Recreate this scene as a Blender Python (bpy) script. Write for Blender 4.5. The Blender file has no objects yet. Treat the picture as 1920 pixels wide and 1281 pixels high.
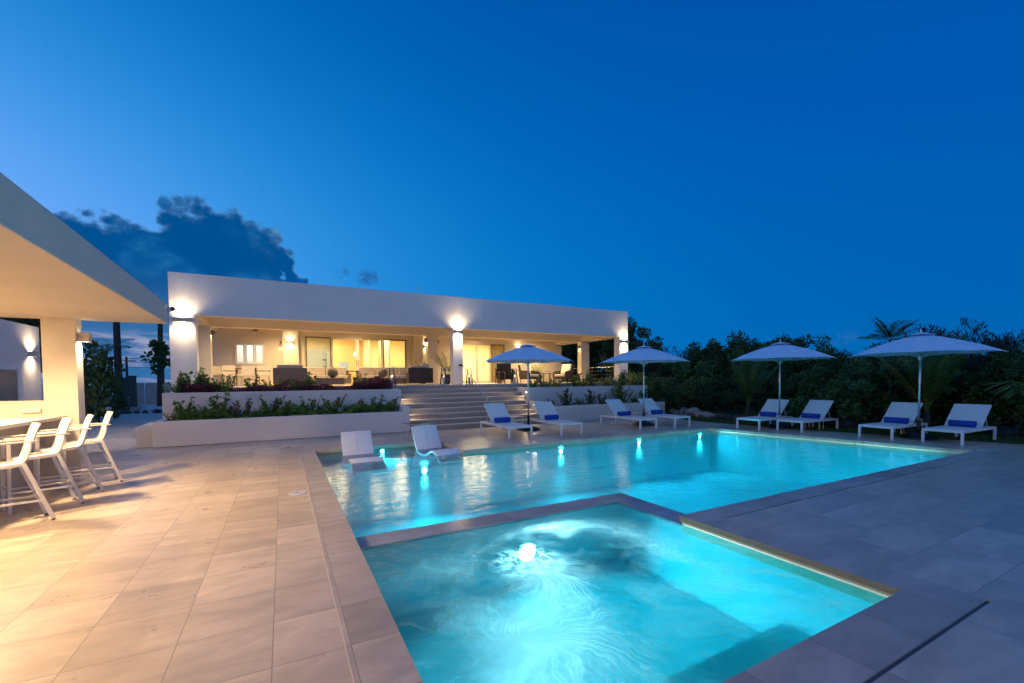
import bpy, bmesh, math, random
from mathutils import Vector, Matrix
rnd = random.Random(7)
sc = bpy.context.scene
col = sc.collection
R = math.radians

# ------------------------------------------------------------------ camera
F, PX, PY, TILT, YAW, ROLL = 810.3, 960., 740.1, .0341, .4876, -.0086
EYE = Vector((0, 0, 1.6))
FW = Vector((math.sin(YAW)*math.cos(TILT), math.cos(YAW)*math.cos(TILT), -math.sin(TILT)))
_r = Vector((math.cos(YAW), -math.sin(YAW), 0)); _u = _r.cross(FW)
RT = _r*math.cos(ROLL) + _u*math.sin(ROLL); UP = _u*math.cos(ROLL) - _r*math.sin(ROLL)
cd = bpy.data.cameras.new("camera"); cam = bpy.data.objects.new("camera", cd); col.objects.link(cam)
cam.matrix_world = Matrix(((RT.x, UP.x, -FW.x, EYE.x), (RT.y, UP.y, -FW.y, EYE.y), (RT.z, UP.z, -FW.z, EYE.z), (0, 0, 0, 1)))
cd.sensor_width = 36; cd.lens = F/1920*36; cd.shift_y = (PY-640.5)/1920
cd.clip_start = .05; cd.clip_end = 2000
sc.camera = cam
def ray(x, y): return FW + RT*((x-PX)/F) + UP*((PY-y)/F)
def on_y(x, y, Y): d = ray(x, y); return EYE + d*(Y/d.y)
def far(x, D): d = ray(x, 700); n = math.hypot(d.x, d.y); return Vector((d.x/n*D, d.y/n*D, 0))
def ztop(x, y, D): d = ray(x, y); n = math.hypot(d.x, d.y); return EYE.z + d.z*D/n

# ------------------------------------------------------------------ world (dusk sky, sun already set to the left)
W = bpy.data.worlds.new("World"); sc.world = W; W.use_nodes = True
class NT:
    """tiny helper for node maths"""
    def __init__(s, nt): s.nt = nt; nt.nodes.clear() if False else None
    def new(s, t, **k):
        n = s.nt.nodes.new(t)
        for a, b in k.items(): setattr(n, a, b)
        return n
    def put(s, sock, v):
        if hasattr(v, 'is_output') or isinstance(v, bpy.types.NodeSocket): s.nt.links.new(v, sock)
        elif v is not None:
            try: sock.default_value = v
            except Exception: sock.default_value = (v, v, v)
    def m(s, op, a, b=None, c=None, clamp=False):
        n = s.new('ShaderNodeMath', operation=op, use_clamp=clamp)
        s.put(n.inputs[0], a)
        if b is not None: s.put(n.inputs[1], b)
        if c is not None: s.put(n.inputs[2], c)
        return n.outputs[0]
    def sstep(s, v, a, b, lo=0., hi=1.):
        n = s.new('ShaderNodeMapRange', interpolation_type='SMOOTHSTEP')
        s.put(n.inputs[0], v); s.put(n.inputs[1], a); s.put(n.inputs[2], b); s.put(n.inputs[3], lo); s.put(n.inputs[4], hi)
        return n.outputs[0]
    def mix(s, f, a, b, t='MIX'):
        n = s.new('ShaderNodeMix', data_type='RGBA', blend_type=t)
        s.put(n.inputs[0], f)
        for i, v in ((6, a), (7, b)):
            if isinstance(v, tuple): n.inputs[i].default_value = (*v[:3], 1)
            else: s.put(n.inputs[i], v)
        return n.outputs[2]
    def noise(s, vec, scale, detail=3, rough=.5, dist=0.):
        n = s.new('ShaderNodeTexNoise')
        if vec is not None: s.put(n.inputs['Vector'], vec)
        n.inputs['Scale'].default_value = scale; n.inputs['Detail'].default_value = detail
        n.inputs['Roughness'].default_value = rough; n.inputs['Distortion'].default_value = dist
        return n.outputs[0]
    def sep(s, v):
        n = s.new('ShaderNodeSeparateXYZ'); s.put(n.inputs[0], v); return n.outputs
    def comb(s, x, y, z):
        n = s.new('ShaderNodeCombineXYZ'); s.put(n.inputs[0], x); s.put(n.inputs[1], y); s.put(n.inputs[2], z); return n.outputs[0]
    def pos(s): return s.new('ShaderNodeNewGeometry').outputs['Position']
    def vscale(s, v, sx, sy, sz):
        n = s.new('ShaderNodeVectorMath', operation='MULTIPLY'); s.put(n.inputs[0], v); n.inputs[1].default_value = (sx, sy, sz); return n.outputs[0]
    def ramp(s, f, stops, mode='LINEAR'):
        n = s.new('ShaderNodeValToRGB'); s.put(n.inputs[0], f); cr = n.color_ramp; cr.interpolation = mode
        while len(cr.elements) < len(stops): cr.elements.new(.5)
        for e, (p, c) in zip(cr.elements, stops):
            e.position = p; e.color = (*c, 1) if isinstance(c, tuple) else (c, c, c, 1)
        return n.outputs[0]
w = NT(W.node_tree)
bg = next(n for n in W.node_tree.nodes if n.type == 'BACKGROUND')
gen = w.new('ShaderNodeTexCoord').outputs['Generated']
dx, dy, dz = w.sep(gen)
az = w.m('MULTIPLY', w.m('ARCTAN2', dx, dy), 57.2958)          # degrees, 0 = +Y, + = right
el = w.m('MULTIPLY', w.m('ARCSINE', dz), 57.2958)
elp = w.m('MAXIMUM', el, 0)
SKY_BASE = w.ramp(w.m('DIVIDE', elp, 90.), [(0, (.001, .140, .48)), (.10, (.0, .128, .50)), (.3, (.0, .102, .48)), (.5, (.0, .084, .41)), (.75, (.03, .14, .46)), (1, (.05, .20, .58))])
# distance in azimuth from the afterglow at the left (az -62)
daz = w.m('ABSOLUTE', w.m('SUBTRACT', w.m('FRACT', w.m('DIVIDE', w.m('ADD', az, 62+180+360), 360.)), .5))   # 0 .. .5 turn
daz = w.m('MULTIPLY', daz, 360.)
ga = w.m('POWER', 2.718, w.m('MULTIPLY', w.m('POWER', w.m('DIVIDE', daz, 70.), 2), -1))
ge = w.m('POWER', 2.718, w.m('MULTIPLY', w.m('POWER', w.m('DIVIDE', w.m('SUBTRACT', elp, 7), 27.), 2), -1))
glow = w.m('MULTIPLY', ga, ge)
g2 = w.m('MULTIPLY', glow, glow)
sky = w.mix(1, SKY_BASE, w.comb(w.m('MULTIPLY', w.m('MULTIPLY', g2, glow), .62), w.m('MULTIPLY', glow, .52), w.m('MULTIPLY', glow, .90)), 'ADD')
# broader dull glow of the whole western and southern sky behind the camera
back = w.sstep(dy, -.15, -.8)
back = w.m('MULTIPLY', back, w.sstep(el, 65, 5))
sky = w.mix(1, sky, w.mix(back, (0, 0, 0), (.35, .34, .37)), 'ADD')
# the dark cumulus on the left
CP = [(-26, 17.6), (-21.5, 17.0), (-19.3, 17.1), (-17, 16.2), (-14, 15.4), (-11.5, 16.2), (-10.5, 17.9), (-8.6, 18.6), (-6.6, 19.3), (-4.2, 19.5), (-2.4, 18.6), (-1.2, 17.5), (.3, 16.9), (1.5, 16.2), (3.0, 15.2)]
t01 = w.m('DIVIDE', w.m('ADD', az, 30), 40.)
topel = w.m('MULTIPLY', w.ramp(t01, [(0, .0)] + [((a+30)/40, e/20) for a, e in CP] + [(.83, .0)]), 20.)
gv = w.vscale(gen, 1, 1, 1.25)
n1 = w.noise(gv, 9, 9, .58, .3); n2 = w.noise(gv, 26, 6, .55)
def vor(sc_, d_):
    nn = w.new('ShaderNodeTexVoronoi', feature='F1'); wv = w.new('ShaderNodeVectorMath', operation='ADD'); nz_ = w.new('ShaderNodeTexNoise'); w.put(nz_.inputs['Vector'], gv); nz_.inputs['Scale'].default_value = sc_*1.3; nz_.inputs['Detail'].default_value = 5
    w.put(wv.inputs[0], gv); w.put(wv.inputs[1], w.vscale(nz_.outputs['Color'], d_, d_, d_)); w.put(nn.inputs['Vector'], wv.outputs[0]); nn.inputs['Scale'].default_value = sc_
    return nn.outputs['Distance']
b1 = vor(11, .06); b2 = vor(27, .03); b3 = vor(64, .015)
bil = w.m('ADD', w.m('MULTIPLY', w.m('SUBTRACT', .50, b1), 3.6), w.m('ADD', w.m('MULTIPLY', w.m('SUBTRACT', .45, b2), 1.9), w.m('MULTIPLY', w.m('SUBTRACT', .42, b3), 1.0)))
edge = w.m('ADD', w.m('SUBTRACT', topel, w.m('ADD', el, w.m('MULTIPLY', w.sstep(az, -1.5, 3.2), w.m('ADD', 2.5, w.m('MULTIPLY', w.m('SUBTRACT', n2, .5), 6))))), w.m('ADD', w.m('MULTIPLY', bil, w.sstep(w.m('SUBTRACT', topel, el), -2.0, -.3)), w.m('MULTIPLY', w.m('SUBTRACT', n2, .5), 1.2)))
cmask = w.sstep(edge, -.1, .75)
azn = w.m('ADD', az, w.m('MULTIPLY', w.m('SUBTRACT', n1, .5), 9)); cmask = w.m('MULTIPLY', cmask, w.sstep(azn, 5.0, 3.5))
cmask = w.m('MULTIPLY', cmask, w.sstep(el, 4, 9))
rag = w.m('MULTIPLY', w.sstep(az, -3, 2), w.sstep(el, 14.5, 11.5))
cmask = w.m('MULTIPLY', cmask, w.sstep(w.m('SUBTRACT', n2, w.m('MULTIPLY', rag, .24)), .16, .28))
n3 = w.noise(gv, 14, 6, .6, .6)
ccol = w.mix(w.m('MULTIPLY', w.sstep(n3, .35, .72), w.sstep(b1, .6, .2)), (.0, .09, .32), (.02, .19, .50))
lump = w.m('ADD', w.m('MULTIPLY', w.sstep(edge, 1.3, .1), .4), w.m('MULTIPLY', w.sstep(w.noise(gv, 7.3, 5, .6), .52, .66), w.m('MULTIPLY', w.sstep(edge, 6, .3), w.sstep(b2, .5, .2))), clamp=True)
ccol = w.mix(w.m('MULTIPLY', lump, .85), ccol, (.14, .33, .58))
sky = w.mix(cmask, sky, ccol)
# low grey-blue bank and pink streaks close to the horizon on the left
lb = w.m('MULTIPLY', w.sstep(el, 12, 7), w.sstep(az, 9, -4))
sky = w.mix(w.m('MULTIPLY', lb, .9), sky, w.mix(w.noise(w.vscale(gen, 1, 1, 4), 4, 5), (.01, .09, .27), (.05, .20, .46)))
st = w.noise(w.vscale(gen, 2.2, 2.2, 11), 4.5, 6, .6, .5)
pk = w.m('MULTIPLY', w.sstep(st, .42, .62), w.m('MULTIPLY', w.sstep(el, 5.6, 4.2), w.sstep(az, 6, -2)))
sky = w.mix(w.m('MULTIPLY', pk, .85), sky, (.42, .42, .62))
# small stray wisps right of the big cloud
def wisp(a0, e0, ra, re, s):
    q = w.m('ADD', w.m('POWER', w.m('DIVIDE', w.m('SUBTRACT', az, a0), ra), 2), w.m('POWER', w.m('DIVIDE', w.m('SUBTRACT', el, e0), re), 2))
    return w.m('MULTIPLY', w.sstep(q, 1.3, 0), w.sstep(w.noise(gv, 34, 5, .6), .42, .62, 0, s))
for a0, e0, ra, re, s, c in ((7.0, 13.0, 1.1, .7, .8, (.02, .16, .43)), (9.8, 12.6, 1.9, 1.1, .9, (.02, .15, .42)), (15, 11.4, 2.4, .8, .5, (.04, .22, .52)), (65, 4.2, 1.6, .9, .5, (.06, .20, .47))):
    sky = w.mix(wisp(a0, e0, ra, re, s), sky, c)
w.put(bg.inputs[0], sky); bg.inputs[1].default_value = .88

W.cycles.sampling_method = 'MANUAL'; W.cycles.sample_map_resolution = 512
sc.view_settings.view_transform = 'Standard'; sc.view_settings.look = 'None'; sc.view_settings.gamma = 1; sc.view_settings.exposure = 0
sc.render.engine = 'CYCLES'
cy = sc.cycles; cy.use_denoising = True; cy.max_bounces = 8; cy.transparent_max_bounces = 16; cy.sample_clamp_indirect = 4; cy.sample_clamp_direct = 0
cy.caustics_reflective = False; cy.caustics_refractive = False; cy.use_light_tree = True
cy.blur_glossy = .5

WARM = (1, .74, .43); WARM2 = (1, .78, .46); POOLC = (.50, .93, 1.0)
def light(kind, loc, energy, color=WARM, name='lamp_light', direction=None, **k):
    d = bpy.data.lights.new(name, kind); d.energy = energy; d.color = color
    for a, b in k.items(): setattr(d, a, b)
    o = bpy.data.objects.new(name, d); col.objects.link(o); o.location = loc
    if direction is not None: o.rotation_euler = Vector(direction).to_track_quat('-Z', 'Y').to_euler()
    return o

# ------------------------------------------------------------------ materials
MATS = {}
def mat(name):
    m = bpy.data.materials.new(name); m.use_nodes = True; MATS[name] = m
    n = NT(m.node_tree); b = next(x for x in m.node_tree.nodes if x.type == 'BSDF_PRINCIPLED')
    return m, n, b
def bump(n, b, h, strength=.3, dist=.01):
    bn = n.new('ShaderNodeBump'); bn.inputs['Strength'].default_value = strength; bn.inputs['Distance'].default_value = dist
    n.put(bn.inputs['Height'], h); n.put(b.inputs['Normal'], bn.outputs[0]); return bn
def simple(name, c, rough=.5, metal=0, var=.12, scale=8, bs=.0, bscale=60, spec=.5, obj=False, trans=0):
    m, n, b = mat(name)
    vec = n.new('ShaderNodeTexCoord').outputs['Object'] if obj else n.pos()
    nz = n.noise(vec, scale, 5, .6)
    c1 = tuple(max(0, v*(1-var)) for v in c); c2 = tuple(min(1, v*(1+var)) for v in c)
    n.put(b.inputs['Base Color'], n.mix(n.sstep(nz, .3, .7), c1, c2))
    b.inputs['Roughness'].default_value = rough; b.inputs['Metallic'].default_value = metal
    b.inputs['Specular IOR Level'].default_value = spec
    if trans: b.inputs['Transmission Weight'].default_value = trans
    if bs: bump(n, b, n.noise(vec, bscale, 4, .6), bs)
    return m
def stucco(name, c, bs=.35):
    m, n, b = mat(name); p = n.pos()
    big = n.noise(p, .9, 5, .6); fine = n.noise(p, 85, 3, .6); mid = n.noise(p, 11, 4, .6)
    c0 = n.mix(n.sstep(big, .3, .72), tuple(v*.93 for v in c), c)
    stain = n.m('MULTIPLY', n.sstep(n.noise(n.vscale(p, 3, 3, .5), 1.4, 5, .65), .56, .8), .22)
    n.put(b.inputs['Base Color'], n.mix(stain, c0, tuple(v*.78 for v in c)))
    b.inputs['Roughness'].default_value = .85; b.inputs['Specular IOR Level'].default_value = .25
    h = n.m('ADD', n.m('MULTIPLY', fine, .5), mid); bump(n, b, h, bs, .006)
    return m
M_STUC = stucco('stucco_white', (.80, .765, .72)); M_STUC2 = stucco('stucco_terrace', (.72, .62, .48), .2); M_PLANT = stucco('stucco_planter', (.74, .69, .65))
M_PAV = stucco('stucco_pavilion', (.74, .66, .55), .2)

def tiles(name, c, yw=.515, xw=.52, x0=-.09, y0=2.73, stagger=0., joint=.004, rough=.24, bs=.10, jc=(.30, .25, .19), var=.14, third=False):
    m, n, b = mat(name); p = n.pos(); x, y, z = n.sep(p)
    if third: y = z                        # vertical faces
    rowf = n.m('DIVIDE', n.m('SUBTRACT', y, y0), yw); row = n.m('FLOOR', rowf)
    xs = n.m('ADD', n.m('DIVIDE', n.m('SUBTRACT', x, x0), xw), n.m('MULTIPLY', row, stagger)); cc = n.m('FLOOR', xs)
    fx = n.m('MULTIPLY', n.m('FRACT', xs), xw); fy = n.m('MULTIPLY', n.m('FRACT', rowf), yw)
    ex = n.m('MINIMUM', fx, n.m('SUBTRACT', xw, fx)); ey = n.m('MINIMUM', fy, n.m('SUBTRACT', yw, fy))
    e = n.m('MINIMUM', ex, ey) if not third else ex
    jm = n.sstep(e, joint*.5, joint)
    wn = n.new('ShaderNodeTexWhiteNoise', noise_dimensions='2D'); n.put(wn.inputs['Vector'], n.comb(cc, row, 0)); rv = wn.outputs['Value']
    # each stone has its own veins
    off = n.new('ShaderNodeVectorMath', operation='ADD'); n.put(off.inputs[0], p); n.put(off.inputs[1], n.vscale(wn.outputs['Color'], 9, 9, 9))
    v1 = n.noise(n.vscale(off.outputs[0], 1, 2.6, 1), 1.6, 7, .62, .5); v2 = n.noise(off.outputs[0], 9, 6, .65, .3)
    dk = tuple(v*(1-var*1.6) for v in c); lt = tuple(v*(1+var*.6) for v in c)
    base = n.mix(n.sstep(v1, .3, .72), dk, lt)
    base = n.mix(n.m('MULTIPLY', n.sstep(v2, .5, .72), .28), base, (c[0]*.88, c[1]*.76, c[2]*.62))
    wh = n.m('ADD', .86, n.m('MULTIPLY', rv, .26)); base = n.mix(1, base, n.comb(wh, wh, wh), 'MULTIPLY')
    pit = n.m('MULTIPLY', n.sstep(n.noise(off.outputs[0], 55, 3, .6), .66, .74), .16)
    base = n.mix(pit, base, (c[0]*.45, c[1]*.38, c[2]*.3))
    n.put(b.inputs['Base Color'], n.mix(jm, jc, base))
    n.put(b.inputs['Roughness'], n.m('ADD', rough, n.m('MULTIPLY', n.noise(off.outputs[0], 3.5, 5, .6), .10)))
    b.inputs['Specular IOR Level'].default_value = .45
    h = n.m('ADD', n.m('MULTIPLY', jm, .8), n.m('ADD', n.m('MULTIPLY', n.noise(p, 38, 4, .6), .25), n.m('MULTIPLY', n.noise(p, 5, 3, .6), .5)))
    bump(n, b, h, bs, .01)
    return m
STONE = (.60, .495, .385)
M_DECK = tiles('travertine_deck', STONE)
M_DECKR = tiles('travertine_deck_wide', STONE, xw=1.04, stagger=.5, x0=4.42, y0=1.18, yw=.52, rough=.28)
M_COPE = tiles('travertine_coping', (.48, .42, .36), xw=.62, yw=.515, x0=4.05-.62*8, y0=2.73, rough=.42)
M_COPEX = tiles('travertine_coping_cross', (.48, .42, .36), xw=.62, yw=5, x0=4.05, y0=-1, rough=.42)
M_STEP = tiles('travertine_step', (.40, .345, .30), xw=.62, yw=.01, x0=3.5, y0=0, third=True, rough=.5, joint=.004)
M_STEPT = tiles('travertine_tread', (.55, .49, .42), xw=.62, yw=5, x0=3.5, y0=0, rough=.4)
M_TERR = tiles('terrace_tile', (.52, .43, .33), xw=.6, yw=.6, rough=.4)

def m_water(name, foam=False):
    m = bpy.data.materials.new(name); m.use_nodes = True; nt = m.node_tree; n = NT(nt); nt.nodes.clear()
    out = n.new('ShaderNodeOutputMaterial'); p = n.pos()
    tr = n.new('ShaderNodeBsdfTransparent'); gl = n.new('ShaderNodeBsdfGlossy'); fr = n.new('ShaderNodeFresnel'); fr.inputs[0].default_value = 1.33
    tr.inputs[0].default_value = (.025, .60, .80, 1) if not foam else (.035, .66, .79, 1)
    gl.inputs[0].default_value = (1, 1, 1, 1); gl.inputs['Roughness'].default_value = .025 if not foam else .09
    bn = n.new('ShaderNodeBump')
    if foam:
        h = n.m('ADD', n.noise(p, 3.2, 6, .6, 1.2), n.m('MULTIPLY', n.noise(p, 14, 4, .6, .6), .25)); bn.inputs['Strength'].default_value = .5; bn.inputs['Distance'].default_value = .05
    else:
        h = n.m('ADD', n.noise(n.vscale(p, .8, 1.9, 1), 2.3, 3, .55, .4), n.m('MULTIPLY', n.noise(n.vscale(p, .7, 2.1, 1), 13, 3, .6, .3), .30))
        bn.inputs['Strength'].default_value = .26; bn.inputs['Distance'].default_value = .03
    n.put(bn.inputs['Height'], h)
    n.put(gl.inputs['Normal'], bn.outputs[0]); n.put(fr.inputs['Normal'], bn.outputs[0])
    rf = n.new('ShaderNodeBsdfRefraction'); rf.inputs['IOR'].default_value = 1.02 if foam else 1.01; rf.inputs['Roughness'].default_value = .26 if foam else .48
    rf.inputs[0].default_value = tr.inputs[0].default_value; n.put(rf.inputs['Normal'], bn.outputs[0])
    mb_ = n.new('ShaderNodeMixShader'); mb_.inputs[0].default_value = .93 if foam else .45; n.put(mb_.inputs[1], tr.outputs[0]); n.put(mb_.inputs[2], rf.outputs[0])
    mx = n.new('ShaderNodeMixShader'); n.put(mx.inputs[0], fr.outputs[0]); n.put(mx.inputs[1], mb_.outputs[0]); n.put(mx.inputs[2], gl.outputs[0])
    res = mx.outputs[0]
    if foam:
        wp = n.new('ShaderNodeVectorMath', operation='ADD'); wn_ = n.new('ShaderNodeTexNoise'); n.put(wn_.inputs['Vector'], p); wn_.inputs['Scale'].default_value = 1.5; wn_.inputs['Detail'].default_value = 3
        n.put(wp.inputs[0], p); n.put(wp.inputs[1], n.vscale(wn_.outputs['Color'], .55, .55, 0)); x, y, z = n.sep(wp.outputs[0]); x = n.m('SUBTRACT', x, .275); y = n.m('SUBTRACT', y, .275); tot = None
        warp = n.noise(p, 2.2, 4, .6); warp2 = n.noise(n.vscale(p, 1, 1, 1), 1.3, 4, .6)
        for (cx, cy_, rad, k, ph, s, f0) in ((1.30, 2.35, 1.15, 60, 0., 1.3, .9), (1.10, 3.75, .75, 34, 3., .75, .4), (2.9, 4.1, .6, 30, 5., .35, 3.6), (3.5, 3.3, .9, 30, 9., .5, 4.2), (3.3, 2.3, .6, 26, 4., .4, 2.), (2.05, 3.20, .80, 30, 7., 1.35, 5.2)):  # last burst is foam shaped to stand for the lamp's glow
            ax = n.m('SUBTRACT', x, cx); ay = n.m('SUBTRACT', y, cy_)
            r = n.m('SQRT', n.m('ADD', n.m('MULTIPLY', ax, ax), n.m('MULTIPLY', ay, ay)))
            ths = n.m('ADD', n.m('ARCTAN2', ay, ax), n.m('ADD', n.m('MULTIPLY', warp, .7), n.m('MULTIPLY', r, .9)))
            cv = n.comb(n.m('MULTIPLY', n.m('COSINE', ths), k*.22), n.m('MULTIPLY', n.m('SINE', ths), k*.22), n.m('ADD', n.m('MULTIPLY', r, .8), ph))
            stn = n.noise(cv, 1.9, 5, .60, .0)
            fall = n.sstep(n.m('ADD', r, n.m('MULTIPLY', n.m('SUBTRACT', warp2, .5), 1.0)), rad, .0)
            core = n.m('MULTIPLY', n.m('POWER', fall, 2.2), .55)
            fan = n.m('ADD', .45, n.m('MULTIPLY', n.m('COSINE', n.m('SUBTRACT', ths, f0)), .55)); stk = n.m('MULTIPLY', n.m('MULTIPLY', n.sstep(stn, .40, .80), n.sstep(r, .04, .30)), n.m('MULTIPLY', fall, fan))
            v = n.m('MULTIPLY', n.m('ADD', n.m('MULTIPLY', stk, .85), core), s)
            tot = v if tot is None else n.m('ADD', tot, v)
        cloud = n.m('MULTIPLY', n.sstep(n.noise(p, 1.7, 6, .62, 1.8), .52, .78), .22)
        tot = n.m('ADD', tot, cloud)
        px_, py_, _z = n.sep(p); lx = n.m('SUBTRACT', px_, 1.97); ly = n.m('SUBTRACT', py_, 3.45); lr = n.m('SQRT', n.m('ADD', n.m('MULTIPLY', lx, lx), n.m('MULTIPLY', ly, ly)))
        glow_froth = n.m('MULTIPLY', n.sstep(n.noise(p, 11, 6, .7, .8), .44, .56), n.sstep(lr, .42, .16)); tot = n.m('ADD', tot, n.m('MULTIPLY', glow_froth, 1.3))  # foam put round the lamp to break up its disc and spread its glow
        tot = n.m('ADD', n.m('MULTIPLY', n.sstep(n.noise(p, 1.1, 4, .6, .8), .45, .7), .20), n.m('MINIMUM', n.m('MULTIPLY', tot, .62), .92))
        df = n.new('ShaderNodeBsdfDiffuse'); df.inputs[0].default_value = (.55, .93, .98, 1)
        tl = n.new('ShaderNodeBsdfTranslucent'); tl.inputs[0].default_value = (.62, .96, 1, 1)
        mf = n.new('ShaderNodeMixShader'); mf.inputs[0].default_value = .8; n.put(mf.inputs[1], df.outputs[0]); n.put(mf.inputs[2], tl.outputs[0])
        m2 = n.new('ShaderNodeMixShader'); n.put(m2.inputs[0], tot); n.put(m2.inputs[1], res); n.put(m2.inputs[2], mf.outputs[0]); res = m2.outputs[0]
    n.put(out.inputs[0], res)
    return m
M_WATER = m_water('pool_water'); M_SPAW = m_water('spa_water', True)
M_BASIN = simple('pool_plaster', (.42, .74, .80), .7, var=.10, scale=1.6, bs=.1, bscale=20)
M_LIP = tiles('waterline_tile', (.60, .50, .38), xw=.62, yw=.01, x0=4.05, y0=0, third=True, rough=.5)
M_SPAWALL = tiles('spa_wall_top', (.33, .34, .37), xw=.6, yw=.6, x0=.62, y0=4.54, rough=.03)

def glass(name, c=(1, 1, 1), tint=(1, 1, 1), ior=1.45, rough=.0):
    m = bpy.data.materials.new(name); m.use_nodes = True; nt = m.node_tree; n = NT(nt); nt.nodes.clear()
    out = n.new('ShaderNodeOutputMaterial'); tr = n.new('ShaderNodeBsdfTransparent'); gl = n.new('ShaderNodeBsdfGlossy'); fr = n.new('ShaderNodeFresnel'); fr.inputs[0].default_value = ior
    tr.inputs[0].default_value = (*tint, 1); gl.inputs['Roughness'].default_value = rough
    mx = n.new('ShaderNodeMixShader'); n.put(mx.inputs[0], fr.outputs[0]); n.put(mx.inputs[1], tr.outputs[0]); n.put(mx.inputs[2], gl.outputs[0]); n.put(out.inputs[0], mx.outputs[0])
    return m
M_GLASS = glass('window_glass', tint=(.95, .97, .94)); M_GLASSD = glass('door_glass_screen', tint=(.42, .42, .36)); M_LANT = glass('lantern_glass', tint=(.86, .88, .92), ior=1.5)
M_WHITE = simple('white_aluminium', (.78, .78, .78), .42, var=.04, scale=5, obj=True)
M_SLING = simple('white_sling', (.76, .77, .78), .75, var=.05, scale=30, bs=.08, bscale=220, obj=True)
M_STOOL = simple('white_powder_coat', (.80, .76, .70), .5, var=.04, scale=5, obj=True)
M_TOWEL = simple('blue_towel', (.01, .075, .42), .95, var=.35, scale=60, bs=.8, bscale=140, obj=True)
M_FABRIC = simple('umbrella_canvas', (.66, .79, .92), .85, var=.06, scale=6, bs=.2, bscale=180, obj=True)
_m, _n, _b = MATS['umbrella_canvas'], NT(MATS['umbrella_canvas'].node_tree), None
M_ALU = simple('brushed_aluminium', (.62, .62, .64), .32, .9, var=.08, scale=12, obj=True)
M_BLACK = simple('black_metal', (.015, .015, .017), .5, var=.3, obj=True)
M_BASEP = simple('black_base_plastic', (.012, .012, .016), .38, var=.3, obj=True, bs=.15)
M_STEEL = simple('stainless_rail', (.62, .60, .58), .22, 1, var=.05, obj=True)
M_BRONZE = simple('sconce_bronze', (.16, .13, .105), .5, .5, var=.12, obj=True)
M_SCONW = simple('sconce_taupe', (.52, .45, .38), .5, .3, var=.08, obj=True)
M_WICK = simple('wicker', (.15, .115, .095), .75, var=.5, scale=55, bs=.9, bscale=90, obj=True)
M_WICKD = simple('wicker_dark', (.045, .032, .026), .7, var=.5, scale=55, bs=.9, bscale=90, obj=True)
M_CUSH = simple('cushion_beige', (.46, .38, .30), .95, var=.06, scale=6, bs=.2, bscale=160, obj=True)
M_CUSHC = simple('cushion_cream', (.66, .57, .45), .95, var=.05, scale=6, bs=.2, bscale=160, obj=True)
M_PATT = simple('patterned_pillow', (.30, .30, .28), .95, var=.75, scale=45, obj=True)
M_TEAK = simple('teak', (.27, .15, .075), .5, var=.3, scale=20, obj=True, bs=.2)
M_ORB = simple('woven_orb', (.16, .13, .10), .8, var=.6, scale=38, bs=1, bscale=45, obj=True)
M_BLUEPOT = simple('blue_glaze', (.012, .03, .12), .12, var=.3, obj=True)
M_WAX = simple('candle_wax', (.78, .74, .66), .5, var=.02, obj=True)
M_FRAME = simple('door_frame', (.64, .57, .44), .45, var=.04, obj=True); M_FRAMED = simple('screen_frame', (.16, .115, .06), .5, var=.1, obj=True)
M_POLY = simple('pool_chair_white', (.80, .82, .84), .35, var=.03, obj=True)
M_SOIL = simple('soil', (.035, .026, .02), .95, var=.5, scale=18, bs=.8, bscale=30)
M_WOODP = simple('pole_wood', (.05, .038, .03), .9, var=.35, scale=9, bs=.5, bscale=30)
M_SHED = simple('utility_green', (.045, .07, .06), .6, var=.15)
M_BARK = simple('bark', (.07, .055, .042), .9, var=.4, scale=14, bs=.7, bscale=40, obj=True)
M_BARE = simple('bare_twig', (.035, .030, .028), .9, var=.3, obj=True)
M_ROCK = simple('coral_rock', (.34, .29, .25), .9, var=.45, scale=5, bs=1, bscale=12)
M_ROCKD = simple('dark_rock', (.07, .068, .072), .9, var=.5, scale=5, bs=1, bscale=12)
M_CONC = simple('concrete', (.36, .33, .30), .85, var=.15, scale=2, bs=.3, bscale=30)
M_BAR = simple('bar_quartz', (.70, .62, .50), .3, var=.05, scale=6)
M_PLAS = simple('switch_plate', (.72, .70, .64), .4, var=.02)

def leafmat(name, c, var=.45, gl=.4, tr=.35):
    m = bpy.data.materials.new(name); m.use_nodes = True; n = NT(m.node_tree); b = next(x for x in m.node_tree.nodes if x.type == 'BSDF_PRINCIPLED')
    out = next(x for x in m.node_tree.nodes if x.type == 'OUTPUT_MATERIAL')
    ob = n.new('ShaderNodeTexCoord').outputs['Object']
    a = n.noise(ob, 3.1, 3, .6); d = n.noise(ob, 23, 2, .6)
    cc = n.mix(n.sstep(a, .3, .7), tuple(v*(1-var) for v in c), tuple(v*(1+var) for v in c))
    cc = n.mix(n.m('MULTIPLY', n.sstep(d, .55, .75), .5), cc, (c[0]*2.0, c[1]*1.5, c[2]*.7))
    n.put(b.inputs['Base Color'], cc); b.inputs['Roughness'].default_value = gl; b.inputs['Specular IOR Level'].default_value = .35
    t = n.new('ShaderNodeBsdfTranslucent'); n.put(t.inputs[0], cc)
    mx = n.new('ShaderNodeMixShader'); mx.inputs[0].default_value = tr; n.put(mx.inputs[1], b.outputs[0]); n.put(mx.inputs[2], t.outputs[0]); n.put(out.inputs[0], mx.outputs[0])
    return m
M_LEAFD = leafmat('leaf_dark', (.085, .14, .04), .5); M_LEAF = leafmat('leaf_green', (.12, .25, .05)); M_LEAFY = leafmat('leaf_lime', (.24, .34, .06))
M_PURP = leafmat('leaf_purple', (.13, .035, .055), .5); M_PALM = leafmat('palm_green', (.17, .24, .05), .3, .45, .2); M_GRASS = leafmat('grass_blades', (.06, .13, .03), .3, .6, .2)
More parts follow.
